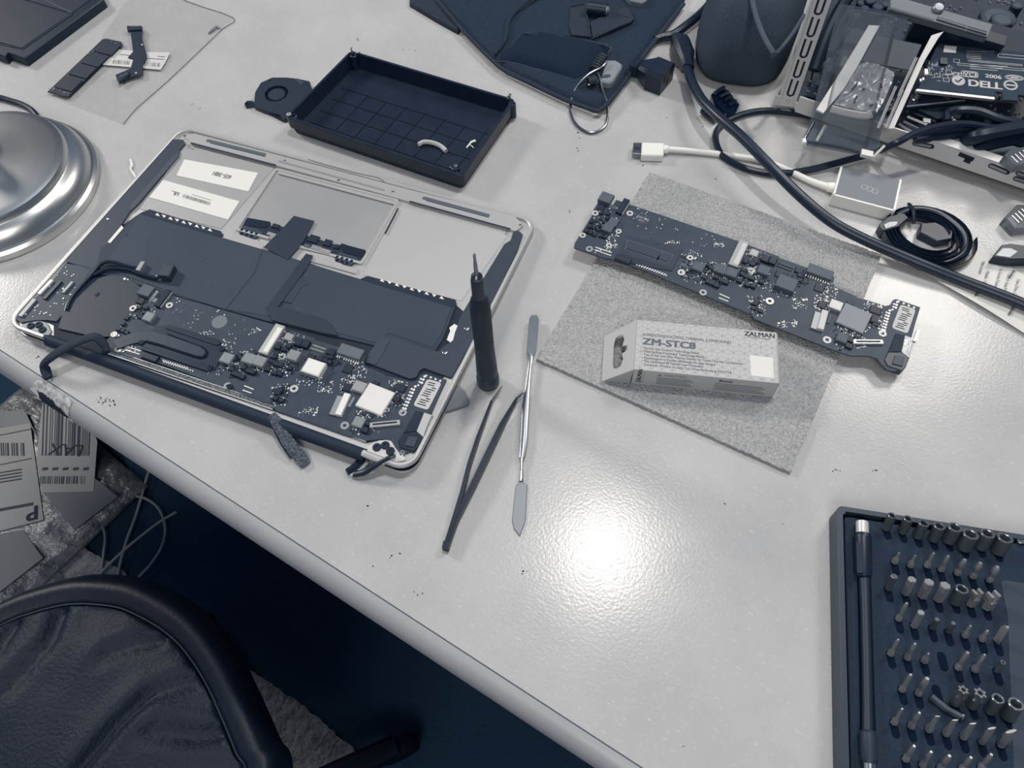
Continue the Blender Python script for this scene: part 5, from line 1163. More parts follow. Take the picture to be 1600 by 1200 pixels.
# ================================================================== TOOL ROLL, BAG
RFm = frame(870, 60)
roll = thing('tool_roll', 'dark fabric tool roll with pockets spread at the back of the desk', 'tool roll', RFm)
def rp(pts, w=6): return RFm.poly(pts, w)
def cushion(pts, z0, h, name, m, parent, fr, edge=.25, amp=1.2, sc=35, seed=0, rings=(1, .985, .95, .9, .82, .7, .55, .4, .25, .1), prof=.5):
    """soft padded panel over an outline"""
    p = ccw(fr.poly(pts, z0)); c = Vector((sum(q[0] for q in p) / len(p), sum(q[1] for q in p) / len(p))); P = []
    for i in range(len(p)):
        a, b = Vector(p[i]), Vector(p[(i + 1) % len(p)]); k = max(1, int((b - a).length / 9))
        P += [a + (b - a) * (j / k) for j in range(k)]
    loops = [[(q.x, q.y, z0 - h * edge if z0 - h * edge > .15 else .15) for q in P]]
    for t in rings:
        e = 1 - t; hh = h * (1 - (1 - min(1, e / prof)) ** 2.2) if prof else h
        loops.append([((v := c + (q - c) * t).x, v.y, z0 + hh + amp * mn.noise((v.x / sc, v.y / sc, seed)) * min(1, e * 8)) for q in P])
    return MB().loft(loops).build(name, m, parent, ang=60)
edge_out = [(676, -8), (700, 20), (735, 60), (772, 97), (792, 112), (830, 130), (880, 154), (928, 172), (938, 171), (952, 158), (990, 108), (1030, 55), (1068, 6), (1082, -40), (660, -40)]
cushion(edge_out, 3, 4.5, 'panel', M_fabric, roll, RFm, 1, 1.6, 45, 3, prof=.08)
M_bind = mat('binding tape', 40, .8, bump=(900, .5, 2, .5))
MB().tube([(*RFm.at(x, y, 6), 6) for x, y in edge_out[:13]], 2.2, 8, 5, 1.6).build('binding', M_bind, roll)
cushion([(640, -20), (640, 8), (680, 32), (716, 52), (722, 44), (690, 10), (676, -20)], 2, 3, 'strap', M_bind, roll, RFm, 1, .6, 30, 2, prof=.1)
cushion([(782, 84), (800, 72), (818, 51), (840, 50), (900, 58), (956, 74), (944, 92), (922, 118), (900, 128), (850, 112), (780, 94)], 7, 7, 'pocket', mat('pocket fabric', 50, .95, spec=.1, bump=(1500, .8, 2, .8), vary=(900, 40, .25)), roll, RFm, .6, 1.5, 25, 7, prof=.5)
MB().tube([(*RFm.at(x, y, 12), 12) for x, y in ((820, 52), (850, 54), (905, 62), (952, 73), (950, 84))], .8, 6, 5).build('seam', mat('seam thread', 62, .8), roll)
MB().tube([(*RFm.at(x, y, 7.5), 7.5) for x, y in ((772, 96), (800, 98), (850, 112), (890, 126), (930, 140))], .7, 6, 5).build('seam', mat('seam thread', 62, .8), roll)
MB().tube([(*RFm.at(x, y, 9), 9) for x, y in ((774, 86), (790, 60), (795, 30), (815, 8), (840, -8))], [1, 2.5, 3, 3, 2], 8, 5, 2).build('fold', M_fabric, roll)
MB().tube([(*RFm.at(x, y, 8), 8) for x, y in ((792, 30), (812, 16), (842, -4))], 1.1, 6, 5).build('binding', M_bind, roll)
# upper holder: two flaps round a dark cylinder
M_flap = mat('flap cloth', 42, .8, bump=(1200, .5, 2, .5))
fl_ = MB().prism(rp([(891, 9), (914, 6), (923, 58), (893, 54), (889, 40)], 10), 7, 10.5, .6).build('flap', M_flap, roll)
fl2 = MB().prism(rp([(922, 36), (955, 20), (980, 12), (991, 30), (986, 36), (950, 50), (926, 60)], 10), 7, 11.5, .6).build('flap', M_flap, roll)
for P in (((891, 9), (914, 6), (923, 58), (893, 54)), ((922, 36), (955, 20), (991, 30), (926, 60))):
    MB().tube([(*RFm.at(x, y, 11.4), 11.4) for x, y in P], .5, 5, 1).build('stitching', mat('seam thread', 62, .8), roll)
MB().prism(rpoly(rp([(975, -8), (1012, -8), (1010, 4), (1003, 8), (985, 4)], 10), 2, 3), 6, 12, .6).build('plastic_tag', mat('pale tag', 118, .6), roll)
TCF = frame(935, 20, None, None, 14, 9.5)
tc = thing('torch', 'small black cylinder torch tucked between two flaps of the tool roll', 'torch', TCF)
def tcp(x, y, w=5): return (*TCF.at(x, y, w), w)
MB().tube([tcp(918, 12), tcp(935, 14), tcp(948, 16)], 6.2, 18, 1).build('body', M_rubber, tc)
x, y, z = tcp(950, 17); MB().lathe([(4.2, -2.5), (4, -.5), (2.2, 1.2), (.01, 1.6)], n=18).xf(lambda p: (x + p[2], y + p[0], z + p[1])).build('lens', mat('torch lens', 140, .2, metal=.3), tc)
# plier-like spring tool in the pocket, with its wire loop
SGF = frame(935, 115, None, None, 10, 7.2)
sg_ = thing('spring_tool', 'grey handled spring tool with a wire loop, sticking out of the pocket', 'tool', SGF)
def sgp(x, y, w): return (*SGF.at(x, y, w), w)
MB().prism(rpoly(SGF.poly([(948, 94), (962, 94), (972, 100), (972, 105), (958, 127), (952, 130), (938, 127), (942, 112)], 6), 2, 3), .2, 6.5, 1.2).build('handle', mat('grey handle', 138, .5), sg_)
x, y = SGF.at(947, 119, 6.6); MB().prism(circ(x, y, 4.2, 20, 2.2, .6), 6.4, 6.65).build('handle_slot', mat('handle slot', 66, .6), sg_)
M_wire = mat('steel wire', 120, .28, metal=.9)
def coil(p0, p1, R, turns, r):
    a, b = Vector(p0), Vector(p1); d = (b - a); ax_ = d.normalized(); u = ax_.cross(Vector((0, 0, 1))).normalized(); v = ax_.cross(u); n = turns * 10
    return MB().tube([a + d * (k / n) + u * R * math.cos(k * 2 * math.pi / 10) + v * R * math.sin(k * 2 * math.pi / 10) for k in range(n + 1)], r, 6, 1)
coil(sgp(942, 88, 6), sgp(928, 110, 6), 4.4, 6, .8).build('coil_spring', M_wire, sg_)
coil(sgp(918, 128, 6), sgp(931, 125, 6), 3.6, 5, .8).build('coil_spring', M_wire, sg_)
MB().tube([sgp(948, 96, 9), sgp(940, 105, 9), sgp(920, 116, 7), sgp(904, 132, 3), sgp(894, 152, -2), sgp(891, 172, -5), sgp(898, 192, -5.6), sgp(914, 205, -5.6), sgp(930, 206.5, -5.6), sgp(945, 197, -5.6), sgp(949.5, 180, -5), sgp(948, 160, -3), sgp(941, 140, 2), sgp(937, 122, 6), sgp(934, 114, 8)], 1.1, 8, 6).build('wire_loop', M_wire, sg_)

BGF = frame(1165, 90)
bag = thing('cloth_bag', 'bulging dark cloth pouch standing between the tool roll and the chassis', 'pouch', BGF)
bo = [(1080, 60), (1086, 95), (1088, 120), (1110, 150), (1150, 164), (1190, 166), (1222, 150), (1240, 100), (1256, 40), (1262, -30), (1110, -40), (1088, 0)]
p = ccw(BGF.poly([(1086, 100), (1100, 128), (1140, 140), (1190, 142), (1222, 120), (1240, 60), (1250, 0), (1190, -20), (1130, -6), (1094, 48)], 0))
c = Vector((sum(q[0] for q in p) / len(p), sum(q[1] for q in p) / len(p))); P = [Vector((q.x, q.y)) for q in spline([Vector((*q, 0)) for q in p], 8, True)]
loops = []
for t, z in ((.86, .2), (.95, 3), (1.01, 12), (1.02, 24), (1.0, 38), (.95, 52), (.86, 64), (.72, 73), (.54, 79), (.34, 82), (.15, 83), (.03, 83)):
    l = []
    for q in P:
        v = c + (q - c) * t; n_ = mn.noise((v.x / 38, v.y / 38, z / 30)); k = 1 + .05 * n_ * (z > 5); v = c + (q - c) * t * k
        crease = 5 * math.exp(-((v.x - c.x) * .8 - (v.y - c.y) * .5 - 12) ** 2 / 60)
        l.append((v.x, v.y, max(.2, z + (3 * n_ + crease * .6 if z > 30 else 0))))
    loops.append(l)
MB().loft(loops).build('pouch_body', mat('pouch cloth', 88, .95, spec=.1, bump=(1500, .8, 2, .8), vary=(900, 68, .25)), bag, ang=80)
MB().tube([(*BGF.at(x, y, 75), 75) for x, y in ((1170, -30), (1180, 20), (1195, 60), (1210, 84))], 2.2, 8, 6, 1.4).build('strap', mat('strap webbing', 74, .8), bag)
MB().tube([(*BGF.at(x, y, 66), 66) for x, y in ((1256, 24), (1240, 50), (1218, 78), (1206, 88))], 1.6, 8, 6).build('strap', mat('strap webbing', 74, .8), bag)

# ================================================================== CABLES AND PLUGS
def plug(name, fr, label): return thing(name, label, 'plug', fr)
PF1 = frame(1030, 118)
pl1 = thing('power_plug', 'black three slot power plug lying between the tool roll and the pouch', 'plug', PF1)
a = Vector((*PF1.at(1006, 108, 10), 10)); b_ = Vector((*PF1.at(1043, 122, 10), 10)); d = (b_ - a).normalized(); s = Vector((0, 0, 1)).cross(d)
def bodyloop(c, hw, hh, ch): 
    return [tuple(c + s * x + Vector((0, 0, z))) for x, z in ((-hw, -hh), (hw, -hh), (hw, hh - ch), (hw - ch, hh), (-hw + ch, hh), (-hw, hh - ch))]
MB().loft([bodyloop(a - d * 4, 6, 5, 2), bodyloop(a + d * 2, 9, 7, 2.5), bodyloop(a + d * 6, 11, 8.5, 3), bodyloop(a + d * 8, 12.5, 9.5, 3), bodyloop(b_, 12.5, 9.5, 3.5)]).build('plug_body', M_rubber, pl1)
MB().loft([bodyloop(a - d * 12, 4, 4, 1), bodyloop(a - d * 8, 7, 6, 2), bodyloop(a - d * 4, 7, 6, 2)]).build('strain_relief', M_rubber, pl1)
for x, z in ((-6.5, 3), (6.5, 3), (0, -3.6)):
    c0 = b_ + s * x + Vector((0, 0, z)); MB().loft([[tuple(c0 - d * .2 + s * i * 1.4 + Vector((0, 0, j * 2.9))) for i, j in ((-1, -1), (1, -1), (1, 1), (-1, 1))], [tuple(c0 + d * .15 + s * i * 1.4 + Vector((0, 0, j * 2.9))) for i, j in ((-1, -1), (1, -1), (1, 1), (-1, 1))]]).build('contact_slot', M_deep, pl1)
PF2 = frame(1067, 85)
pl2 = thing('power_cable', 'thick black power cable arching from a plug by the pouch to the right edge', 'cable', PF2)
def c2(x, y, w): return (*PF2.at(x, y, w), w)
pts = [(1072, 96, 14), (1080, 125, 17), (1096, 155, 22), (1122, 182, 26), (1160, 215, 28), (1202, 258, 27), (1250, 306, 22), (1300, 347, 17), (1350, 374, 13), (1400, 396, 10), (1450, 417, 8), (1500, 437, 6), (1550, 456, 5.5), (1600, 476, 5.2), (1660, 505, 5)]
MB().tube([c2(*q) for q in pts], 4.1, 14, 8).build('sheath', mat('cable sheath', 40, .36, spec=.5), pl2)
MB().loft([[c2(1054, 60, z) if 0 else tuple(Vector(c2(1062, 66, 12)) + Vector((x, 0, z))) for x, z in ((-8, -10), (8, -10), (8, 6), (5, 9), (-5, 9), (-8, 6))], [tuple(Vector(c2(1068, 86, 13)) + Vector((x, 0, z))) for x, z in ((-9, -11), (9, -11), (9, 6), (5, 9), (-5, 9), (-9, 6))], [tuple(Vector(c2(1072, 98, 14)) + Vector((x, 0, z))) for x, z in ((-6, -6), (6, -6), (6, 4), (3, 6), (-3, 6), (-6, 4))], [tuple(Vector(c2(1075, 108, 15)) + Vector((x, 0, z))) for x, z in ((-5, -5), (5, -5), (5, 3), (3, 5), (-3, 5), (-5, 3))]]).build('plug_body', M_rubber, pl2)
cord('black_cable', [(1024, 62, 4), (1035, 58, 5), (1052, 54, 6), (1075, 38, 6), (1098, 18, 6), (1112, 0, 6), (1125, -30, 6)], 4, 'black cable curving between the tool roll and the pouch', M_rubber, 'cable')
cord('thin_cable', [(1292, 186, 6), (1270, 181, 4), (1235, 176, 3), (1195, 173, 2.8), (1160, 179, 2.8), (1130, 193, 2.8), (1118, 212, 2.8), (1126, 240, 2.8), (1150, 257, 2.8), (1180, 267, 2.8), (1215, 271, 3), (1262, 266, 3.2), (1310, 254, 4.5), (1360, 240, 7), (1400, 224, 30), (1430, 208, 37), (1468, 197, 38), (1510, 194, 36), (1550, 200, 34)], 2.7, 'thin black cable looping on the desk under the blister pack', M_rubber, 'cable')
# glossy clump of connector clips
CLF = frame(1135, 160)
cl = thing('cable_clip', 'glossy black ribbed cable clip beside the thick cable', 'clip', CLF)
def cp3(x, y, w): return (*CLF.at(x, y, w), w)
M_gl = mat('glossy black', 26, .12, spec=.7)
MB().prism(rpoly(CLF.poly([(1112, 142), (1124, 134), (1140, 136), (1150, 150), (1157, 158), (1150, 172), (1134, 176), (1118, 160)], 10), 2, 3), .2, 8, 1.5).build('clip_body', M_gl, cl)
for k in range(4): MB().tube([cp3(1117 + k * 7, 147 + k * 6, 9), cp3(1131 + k * 6, 138 + k * 7, 9.5)], 2.1, 10, 1, 2.6).build('clip_rib', M_gl, cl)
MB().tube([cp3(1100, 172, 4), cp3(1108, 180, 4), cp3(1120, 186, 4)], 4, 12, 3).build('clip_end', M_gl, cl)

# ---- display adapter
ADF = frame(1350, 290)
ad = thing('display_adapter', 'white display adapter with a metal box body, cable passing under the black cable', 'adapter', ADF)
def a3(x, y, w): return (*ADF.at(x, y, w), w)
AZ = 11.
top = ADF.poly([(1314, 260.5), (1408.5, 281), (1398, 330), (1302, 304.5)], AZ)
MB().prism(rpoly(top, 1.5, 3), .3, AZ, .3).build('metal_body', mat('adapter metal', 128, .6, metal=.15), ad)
for i in (1, 3): 
    q0, q1 = Vector(ccw(top)[i]), Vector(ccw(top)[(i + 1) % 4])
tq = ccw(top); es = sorted(range(4), key=lambda i: (Vector(tq[i]) - Vector(tq[(i + 1) % 4])).length)
for i in es[:2] + [min(range(4), key=lambda i: tq[i][1] + tq[(i + 1) % 4][1])]:
    q0, q1 = Vector(tq[i]), Vector(tq[(i + 1) % 4]); n = Vector((-(q1 - q0).y, (q1 - q0).x)).normalized()
    pl = [q0, q1, q1 + n * 1.6, q0 + n * 1.6]
    MB().prism([tuple(v - n * .3) for v in pl], .3, AZ + .35, .2).build('end_frame', M_white, ad)
x, y = ADF.at(1359, 296, AZ)
g = MB()
for dx, dy in ((-4, 1.2), (0, .4), (4, -.6)): g.ring(x + dx, y + dy, AZ - .05, AZ + .05, 2.5, 2.2, 16)
g.build('engraved_mark', mat('engraving', 166, .4, metal=.4), ad)
MB().tube([a3(1043, 233, 4), a3(1070, 235, 3.4), (a3(1110, 239, 2.8)), a3(1150, 244, 2.8), a3(1190, 251, 2.8), a3(1225, 263, 2.8), a3(1262, 281, 3.4), a3(1290, 291, 4.4), a3(1306, 293, 5)], [2.2, 2.4, 2.5, 2.5, 2.5, 2.5, 2.6, 3, 3], 12, 6).build('white_cable', M_white, ad)
MB().tube([a3(1292, 292, 5), a3(1300, 293, 5), a3(1312, 296, 5)], [3.6, 4.2, 4.4], 12, 2).build('strain_relief', M_white, ad)
q = ADF.poly([(1003, 222), (1038, 223), (1037, 243), (1002, 242)], 7); MB().prism(rpoly(q, 1.2, 3), .6, 7.2, .8).build('plug_housing', M_white, ad)
MB().tube([a3(1036, 233, 4), a3(1042, 233.5, 4), a3(1046, 234, 4)], [3.4, 3.6, 2.4], 12, 2).build('plug_collar', M_white, ad)
q = ADF.poly([(990, 222.5), (1004, 223), (1003, 240), (988.5, 239.5)], 6); MB().prism(q, 1.4, 6, .3).build('plug_tip', mat('plug steel', 132, .3, metal=.9), ad)
q = ADF.poly([(991, 229), (1000, 229.5), (1000, 234), (991, 233.5)], 6); MB().prism(q, 5.9, 6.15).build('tip_mark', M_blk2, ad)

# ---- flat data cable coiled up
DCF = frame(1448, 372)
dcb = thing('data_cable', 'coiled flat black data cable lying on the desk near the paper', 'cable', DCF)
cx, cy = DCF.at(1446, 362, 8)
pts = []; NT = 5
for k in range(NT * 16 + 1):
    t = k / 16; a = t * 2 * math.pi + .3; R = 16 + t * 2.9
    pts.append((cx + R * 1.12 * math.cos(a) + .6 * t, cy + R * .98 * math.sin(a) - .5 * t, 5.2 + .5 * math.sin(a * 2)))
MB().tube(pts, .75, 8, 2, 4.0).build('flat_cable', mat('flat cable', 34, .35, spec=.5), dcb)
pts = [(cx - 22, cy + 10, 8), (cx - 10, cy + 20, 9.8), (cx + 8, cy + 21, 9.8), (cx + 26, cy + 8, 9), (cx + 28, cy - 10, 7), (cx + 14, cy - 26, 5.5)]
MB().tube(pts, 2.4, 8, 6, .8).build('flat_cable', mat('flat cable', 34, .35, spec=.5), dcb)
def socket_end(parent, fr, quad, z0, z1, mouth):
    pb = MB().prism(rpoly(fr.poly(quad, z1), 1, 2), z0, z1, .6).build('connector', M_rubber, parent)
    MB().prism(rpoly(fr.poly(mouth, z1), .6, 2), z1 - .1, z1 + .15).build('connector_mouth', mat('contact plate', 150, .4, metal=.5), pb)
    return pb
socket_end(dcb, DCF, [(1374, 350), (1388, 338), (1412, 332), (1420, 340), (1404, 354), (1380, 361)], .4, 9, [(1381, 351), (1390, 347), (1403, 346), (1400, 352), (1384, 357)])
MB().prism(rpoly(DCF.poly([(1440, 348), (1462, 346), (1490, 360), (1488, 372), (1466, 376), (1438, 362)], 8), 1, 2), .4, 7.5, .6).build('connector', M_rubber, dcb)
MB().tube([(cx - 15, cy + 24, 8), (cx - 12, cy + 14, 12), (cx - 9, cy + 5, 8)], 1.4, 8, 5).build('tie', M_rubber, dcb)

# ---- paper slip
PSF = frame(1530, 440)
pap = thing('paper_slip', 'white printed paper slip under the cable at the right edge', 'paper', PSF)
def sheet(u, v):
    P = [PSF.at(*q, .5) for q in ((1434, 424.5), (1640, 548), (1700, 490), (1517, 379))]
    x = P[0][0] * (1 - u) * (1 - v) + P[1][0] * u * (1 - v) + P[2][0] * u * v + P[3][0] * (1 - u) * v
    y = P[0][1] * (1 - u) * (1 - v) + P[1][1] * u * (1 - v) + P[2][1] * u * v + P[3][1] * (1 - u) * v
    return (x, y, .5 + 2.2 * math.exp(-(v / .12) ** 2) * (1 - .3 * math.cos(6 * u)) + .4 * math.sin(5 * u + 2 * v))
MB().grid(sheet, 24, 16).build('sheet', mat('slip paper', 224, .65), pap)
def wp_(body, px, py, size, sx=.9, z=1.6):
    x, y = PSF.at(px, py, z); words(body, size, (x, y, z), pap, M_ink, -math.pi / 2 - .12, sx, 'LEFT')
for t, px, py, s in (('Mail screen', 1537, 408, 3.2), ('Mobile: 13', 1544, 423, 3.2), ('To: Street Futian Dis', 1565, 418, 3.2), ('7220, A Seat Meni', 1578, 426, 3.2), ('Shen Zhen, China', 1592, 436, 3.2)): wp_(t, px, py, s)
g = MB(); rr = random.Random(31)
for k, (px, py) in enumerate(((1513, 398), (1497, 430), (1532, 452), (1585, 424), (1584, 482), (1612, 496))):
    for j in range(5):
        x, y = PSF.at(px - j * 1.7, py + j * 2.6, 1.7)
        for i in range(2): g.line([(x - 1.2, y + i * .9), (x + 1.2, y + i * .9 + rr.uniform(-.6, .6))], .32, 1.7)
        g.line([(x - .6, y - .7), (x - .5, y + 1.5)], .3, 1.7)
g.build('paper_print', M_ink, pap)

# ---- loose plugs at the right edge
SJF = frame(1575, 392)
sj = thing('data_plug', 'black data cable plug with a bright contact mouth at the right edge', 'plug', SJF)
socket_end(sj, SJF, [(1551, 400), (1566, 382), (1580, 380), (1640, 388), (1640, 404), (1580, 405)], .4, 8.5, [(1556, 399), (1567, 388), (1579, 388), (1590, 393), (1578, 402)])
RJF = frame(1590, 340)
rj = thing('network_plug', 'clear plastic network plug with metal contacts at the right edge', 'plug', RJF)
MB().prism(RJF.poly([(1569, 340), (1590, 319), (1640, 320), (1640, 352), (1586, 358)], 8), .3, 8, .6).build('plug_body', clear('clear plug', 120, .45, .15), rj)
for k in range(4):
    a, b = RJF.at(1581 + k * 5, 337 - k * 3.5, 8.3), RJF.at(1592 + k * 5, 348 - k * 3.2, 8.3); MB().tube([(*a, 8.3), (*b, 8.3)], .7, 6, 1, .4).build('contact', M_chrome, rj)
MB().prism(RJF.poly([(1574, 342), (1580, 338), (1590, 350), (1586, 356)], 8.6), 7.8, 8.6).build('latch', mat('grey latch', 110, .5), rj)
# ================================================================== OPEN COMPUTER CHASSIS, BACK RIGHT
HZ = 10.0
HF = frame(1217, 163, 1240, 166, HZ, 0)
q0 = TAB.at(1217, 165, HZ); q1 = TAB.at(1600, 294, HZ)
HF = Fr((q0[0], q0[1], 0), (q1[0] - q0[0], q1[1] - q0[1], 0))
ch = thing('computer_chassis', 'open steel computer chassis with a slotted corner post at the back right', 'chassis', HF)
M_sheet = mat('zinc sheet', 206, .45, metal=.15, bump=(60, .06, 2, .3))
def hp(pts, w): return HF.poly(pts, w)
# feet, floor tray
MB().box(230, 150, HZ + 1, 470, 290, 1.2).build('floor_tray', mat('tray in zinc', 92, .5, metal=.5), ch)
for x, y in ((20, 20), (300, 20), (20, 270), (300, 270)): MB().cyl(x, y, .2, HZ + 1, 6, n=16).build('foot', M_rubber, ch)
# front rail: upright strip leaning a little, with pressed slots
x1 = 470
rail_ = MB().prism([(14, -1.0), (x1, -1.0), (x1, .4), (14, .4)], HZ, HZ + 15).build('front_rail', M_sheet, ch)
MB().prism([(120, -1.0), (x1, -1.0), (x1, 7), (120, 7)], HZ + 14.4, HZ + 15.4).build('rail_flange', M_sheet, ch)
m_hole = mat('punched hole', 22, .7); m_lip = mat('pressed lip', 150, .4, metal=.6)
def face(px, py):                                            # where a sight line meets the front face of the rail
    d = ray(px, py); n = HF.m.col[1]; t = (HF.o - n * 1.05 - CAM).dot(n) / d.dot(n); q = HF.m.transposed() @ (CAM + d * t - HF.o); return q.x, q.z
def fslot(pa, pb, r, y=-1.25, m=None, parent=None, nm='slot'):
    a, b = face(*pa), face(*pb); P = pill(a, b, r); return MB().loft([[(x, y, z) for x, z in P], [(x, -.9, z) for x, z in P]]).build(nm, m or m_hole, parent or rail_)
for pa, pb in (((1430, 224), (1455, 229)), ((1549, 259), (1573, 269)), ((1592, 271), (1620, 281)), ((1588, 279), (1620, 289))):
    s0_ = fslot(pa, pb, 2.2); a, b = face(*pa), face(*pb)
    P = pill((a[0] - .3, a[1]), (b[0] - .9, b[1]), 1.1); MB().loft([[(x, -1.5, z) for x, z in P], [(x, -1.0, z) for x, z in P]]).build('tongue', m_lip, s0_)
a, b = face(1498, 241), face(1521, 250); MB().loft([[(x, y, z) for x, z in ((a[0], a[1] - 1.5), (b[0], b[1] - 1.5), (b[0], b[1] + 2.2), (a[0], a[1] + 2.2))] for y in (-1.25, -.9)]).build('square_hole', m_hole, rail_)
a = face(1510, 252); MB().loft([[(x, y, z) for x, z in ((a[0] - 2, a[1] - 1), (a[0] + 3, a[1] - 1.4), (a[0] + 3, a[1] + 3), (a[0] - 2, a[1] + 3))] for y in (-1.25, -.9)]).build('square_hole', m_hole, rail_)
# corner post with U shaped slots
pd = (Vector(TAB.at(1241, 166, HZ)) - Vector(TAB.at(1217, 163, HZ))); wpost = pd.length
PSTF = Fr((q0[0], q0[1], 0), (pd.x, pd.y, 0))
inv = HF.m.transposed() @ PSTF.m; ofs = HF.m.transposed() @ (PSTF.o - HF.o)
toch = lambda p: tuple(inv @ Vector(p) + ofs)
post = MB().prism([(0, 0), (wpost, 0), (wpost, 1.2), (0, 1.2)], HZ, HZ + 175).xf(toch).build('corner_post', M_sheet, ch)
MB().prism([(-.8, 0), (.4, 0), (.4, 9), (-.8, 9)], HZ + 8, HZ + 175).xf(toch).build('post_flange', M_sheet, ch)
MB().prism([(-5, .2), (2, .2), (2, 1.4), (-5, 1.4)], HZ, HZ + 9).xf(toch).build('post_foot', mat('pale steel', 196, .4, metal=.4), ch)
def pface(px, py):
    d = ray(px, py); n = PSTF.m.col[1]; t = (PSTF.o - CAM).dot(n) / d.dot(n); q = PSTF.m.transposed() @ (CAM + d * t - PSTF.o); return q.x, q.z
for (px, py) in ((1237, 146), (1245, 116.5), (1254, 85), (1264, 52), (1275, 17), (1286, -20), (1297, -60)):
    x, z = pface(px, py); x = wpost * .48; r = 2.4
    U_ = [(x - r, z + 13.5), (x - r, z + 8), (x - r, z + 1.2)] + [(x + r * math.cos(math.pi + math.pi * k / 6), z + r * math.sin(math.pi + math.pi * k / 6)) for k in range(7)] + [(x + r, z + 1.2), (x + r, z + 8), (x + r, z + 12.5)]
    MB().tube([(a, -.15, b) for a, b in U_], .85, 6, 1, .3, up=(0, 1, 0)).xf(toch).build('slot', m_hole, post)
x, z = pface(1231, 159); MB().lathe([(1.9, 0), (1.6, .5), (.9, .5), (.8, .1), (.01, .1)], n=14, cap1=False).xf(lambda p: toch((x + p[0], -p[2], z + p[1]))).build('rivet', M_chrome, post)
q = hp([(1243, 158), (1300, 172), (1296, 181), (1242, 168)], HZ + 4); MB().prism(q, HZ + 2, HZ + 4).build('side_bracket', M_sheet, ch)
# motherboard on the floor tray with its parts
mbq = hp([(1262, 150), (1330, 166), (1420, 178), (1600, 216), (1760, 180), (1760, -120), (1330, -120)], HZ + 6)
mb_ = MB().prism(mbq, HZ + 4, HZ + 6).build('motherboard', mat('motherboard', 34, .5, vary=(120, 44, .2)), ch)
rr = random.Random(17); MZ = HZ + 6
for px, py, r, h in ((1340, 22, 4, 14), (1352, 12, 4, 14), (1365, 22, 4, 14), (1346, 4, 4, 14), (1372, 10, 5, 16), (1360, 0, 5, 16), (1560, 26, 15, 12), (1566, 30, 9, 16), (1384, 6, 4, 12), (1590, 8, 5, 14)):
    x, y = HF.at(px, py, MZ + h); cp_ = MB().cyl(x, y, MZ, MZ + h, r, n=18, bev=.6).build('capacitor', mat('capacitor sleeve', 40, .4), mb_)
    MB().cyl(x, y, MZ + h - .1, MZ + h + .15, r * .75, n=18).build('capacitor_top', mat('capacitor top', 84, .4, metal=.6), cp_)
for px, py, dx, dy, h, v in ((1302, 104, 10, 16, 8, 64), (1320, 96, 6, 14, 12, 150), (1296, 94, 4, 8, 8, 130), (1318, 120, 14, 14, 8, 84), (1350, 60, 30, 22, 5, 46), (1440, 5, 40, 10, 8, 40), (1480, 60, 60, 12, 6, 30), (1590, 50, 20, 20, 10, 44), (1310, 60, 8, 40, 7, 40), (1285, 130, 12, 8, 3, 60)):
    x, y = HF.at(px, py, MZ + h); MB().box(x, y, MZ, dx, dy, h, rr.uniform(-.1, .1), .6).build('board_component', mat('component tone %d' % v, v, .5), mb_)
g = MB()
for _ in range(420):
    x, y = HF.at(rr.uniform(1270, 1600), rr.uniform(0, 190), MZ)
    if inpoly((x, y), mbq): g.box(x, y, MZ - .05, rr.uniform(.8, 2.4), rr.uniform(.8, 2.4), rr.uniform(.6, 2))
g.build('small_components', mat('board specks', 104, .5), mb_, kind='stuff')
for px, py in ((1262, 144), (1272, 136), (1282, 132), (1265, 128), (1290, 142), (1275, 149)):
    x, y = HF.at(px, py, MZ); MB().box(x, y, MZ - .05, 3.6, 2.2, 1.2).build('board_component', M_chipg, mb_)
MB().tube([(*HF.at(x, y, 40 if k < 2 else 24), 40 if k < 2 else 24) for k, (x, y) in enumerate(((1298, 92), (1292, 106), (1286, 128), (1280, 146)))], .9, 8, 5).build('clip_wire', M_chrome, mb_)
MB().tube([(*HF.at(x, y, w), w) for x, y, w in ((1330, -10, 60), (1310, 18, 50), (1290, 60, 40), (1272, 110, 24))], 5, 10, 5).build('ribbon_bundle', mat('dark bundle', 38, .6), ch)
MB().tube([(*HF.at(x, y, w), w) for x, y, w in ((1310, -10, 60), (1292, 20, 52), (1276, 55, 40), (1262, 96, 26))], 4, 10, 5, 1.4).build('ribbon_bundle', mat('dark bundle', 38, .6), ch)

# ---- blister pack leaning on the chassis
bl0 = Vector((*TAB.at(1257, 226, 20), 20)); br0 = Vector((*TAB.at(1368, 247, 20), 20)); tl0 = Vector((*TAB.at(1392, 18, 66), 66))
BXF = Fr(tuple(bl0), tuple(br0 - bl0), tuple((br0 - bl0).cross(tl0 - bl0)))
blp = thing('blister_pack', 'clear plastic blister pack leaning on the chassis, with pale foam edge strips', 'package', BXF)
def xp(pts, w=0): return BXF.poly(pts, w)
M_clr = clear('blister film', 150, .10, .06, bump=(25, .35))
bw, bh = BXF.at(1368, 247)[0], BXF.at(1392, 18)[1]
MB().prism(rpoly([(0, 0), (bw, 0), (bw, bh), (0, bh)], 3, 3), -.4, 0).build('back_sheet', clear('back film', 90, .35, .12), blp)
inn = rpoly([(9, 6), (bw - 9, 6), (bw - 9, bh - 8), (9, bh - 8)], 5, 3)
MB().loft([[(x, y, .1) for x, y in inset(inn, -2)], [(x, y, 7) for x, y in inn], [(x, y, 9) for x, y in inset(inn, 2)]], False, True).build('clear_shell', M_clr, blp)
M_stp = mat('foam strip', 214, .55)
MB().prism(xp([(1357, 40), (1374, 41), (1340, 104), (1318, 140), (1286, 178), (1275, 172), (1316, 108)], 6), 5, 7, .3).build('edge_strip', M_stp, blp)
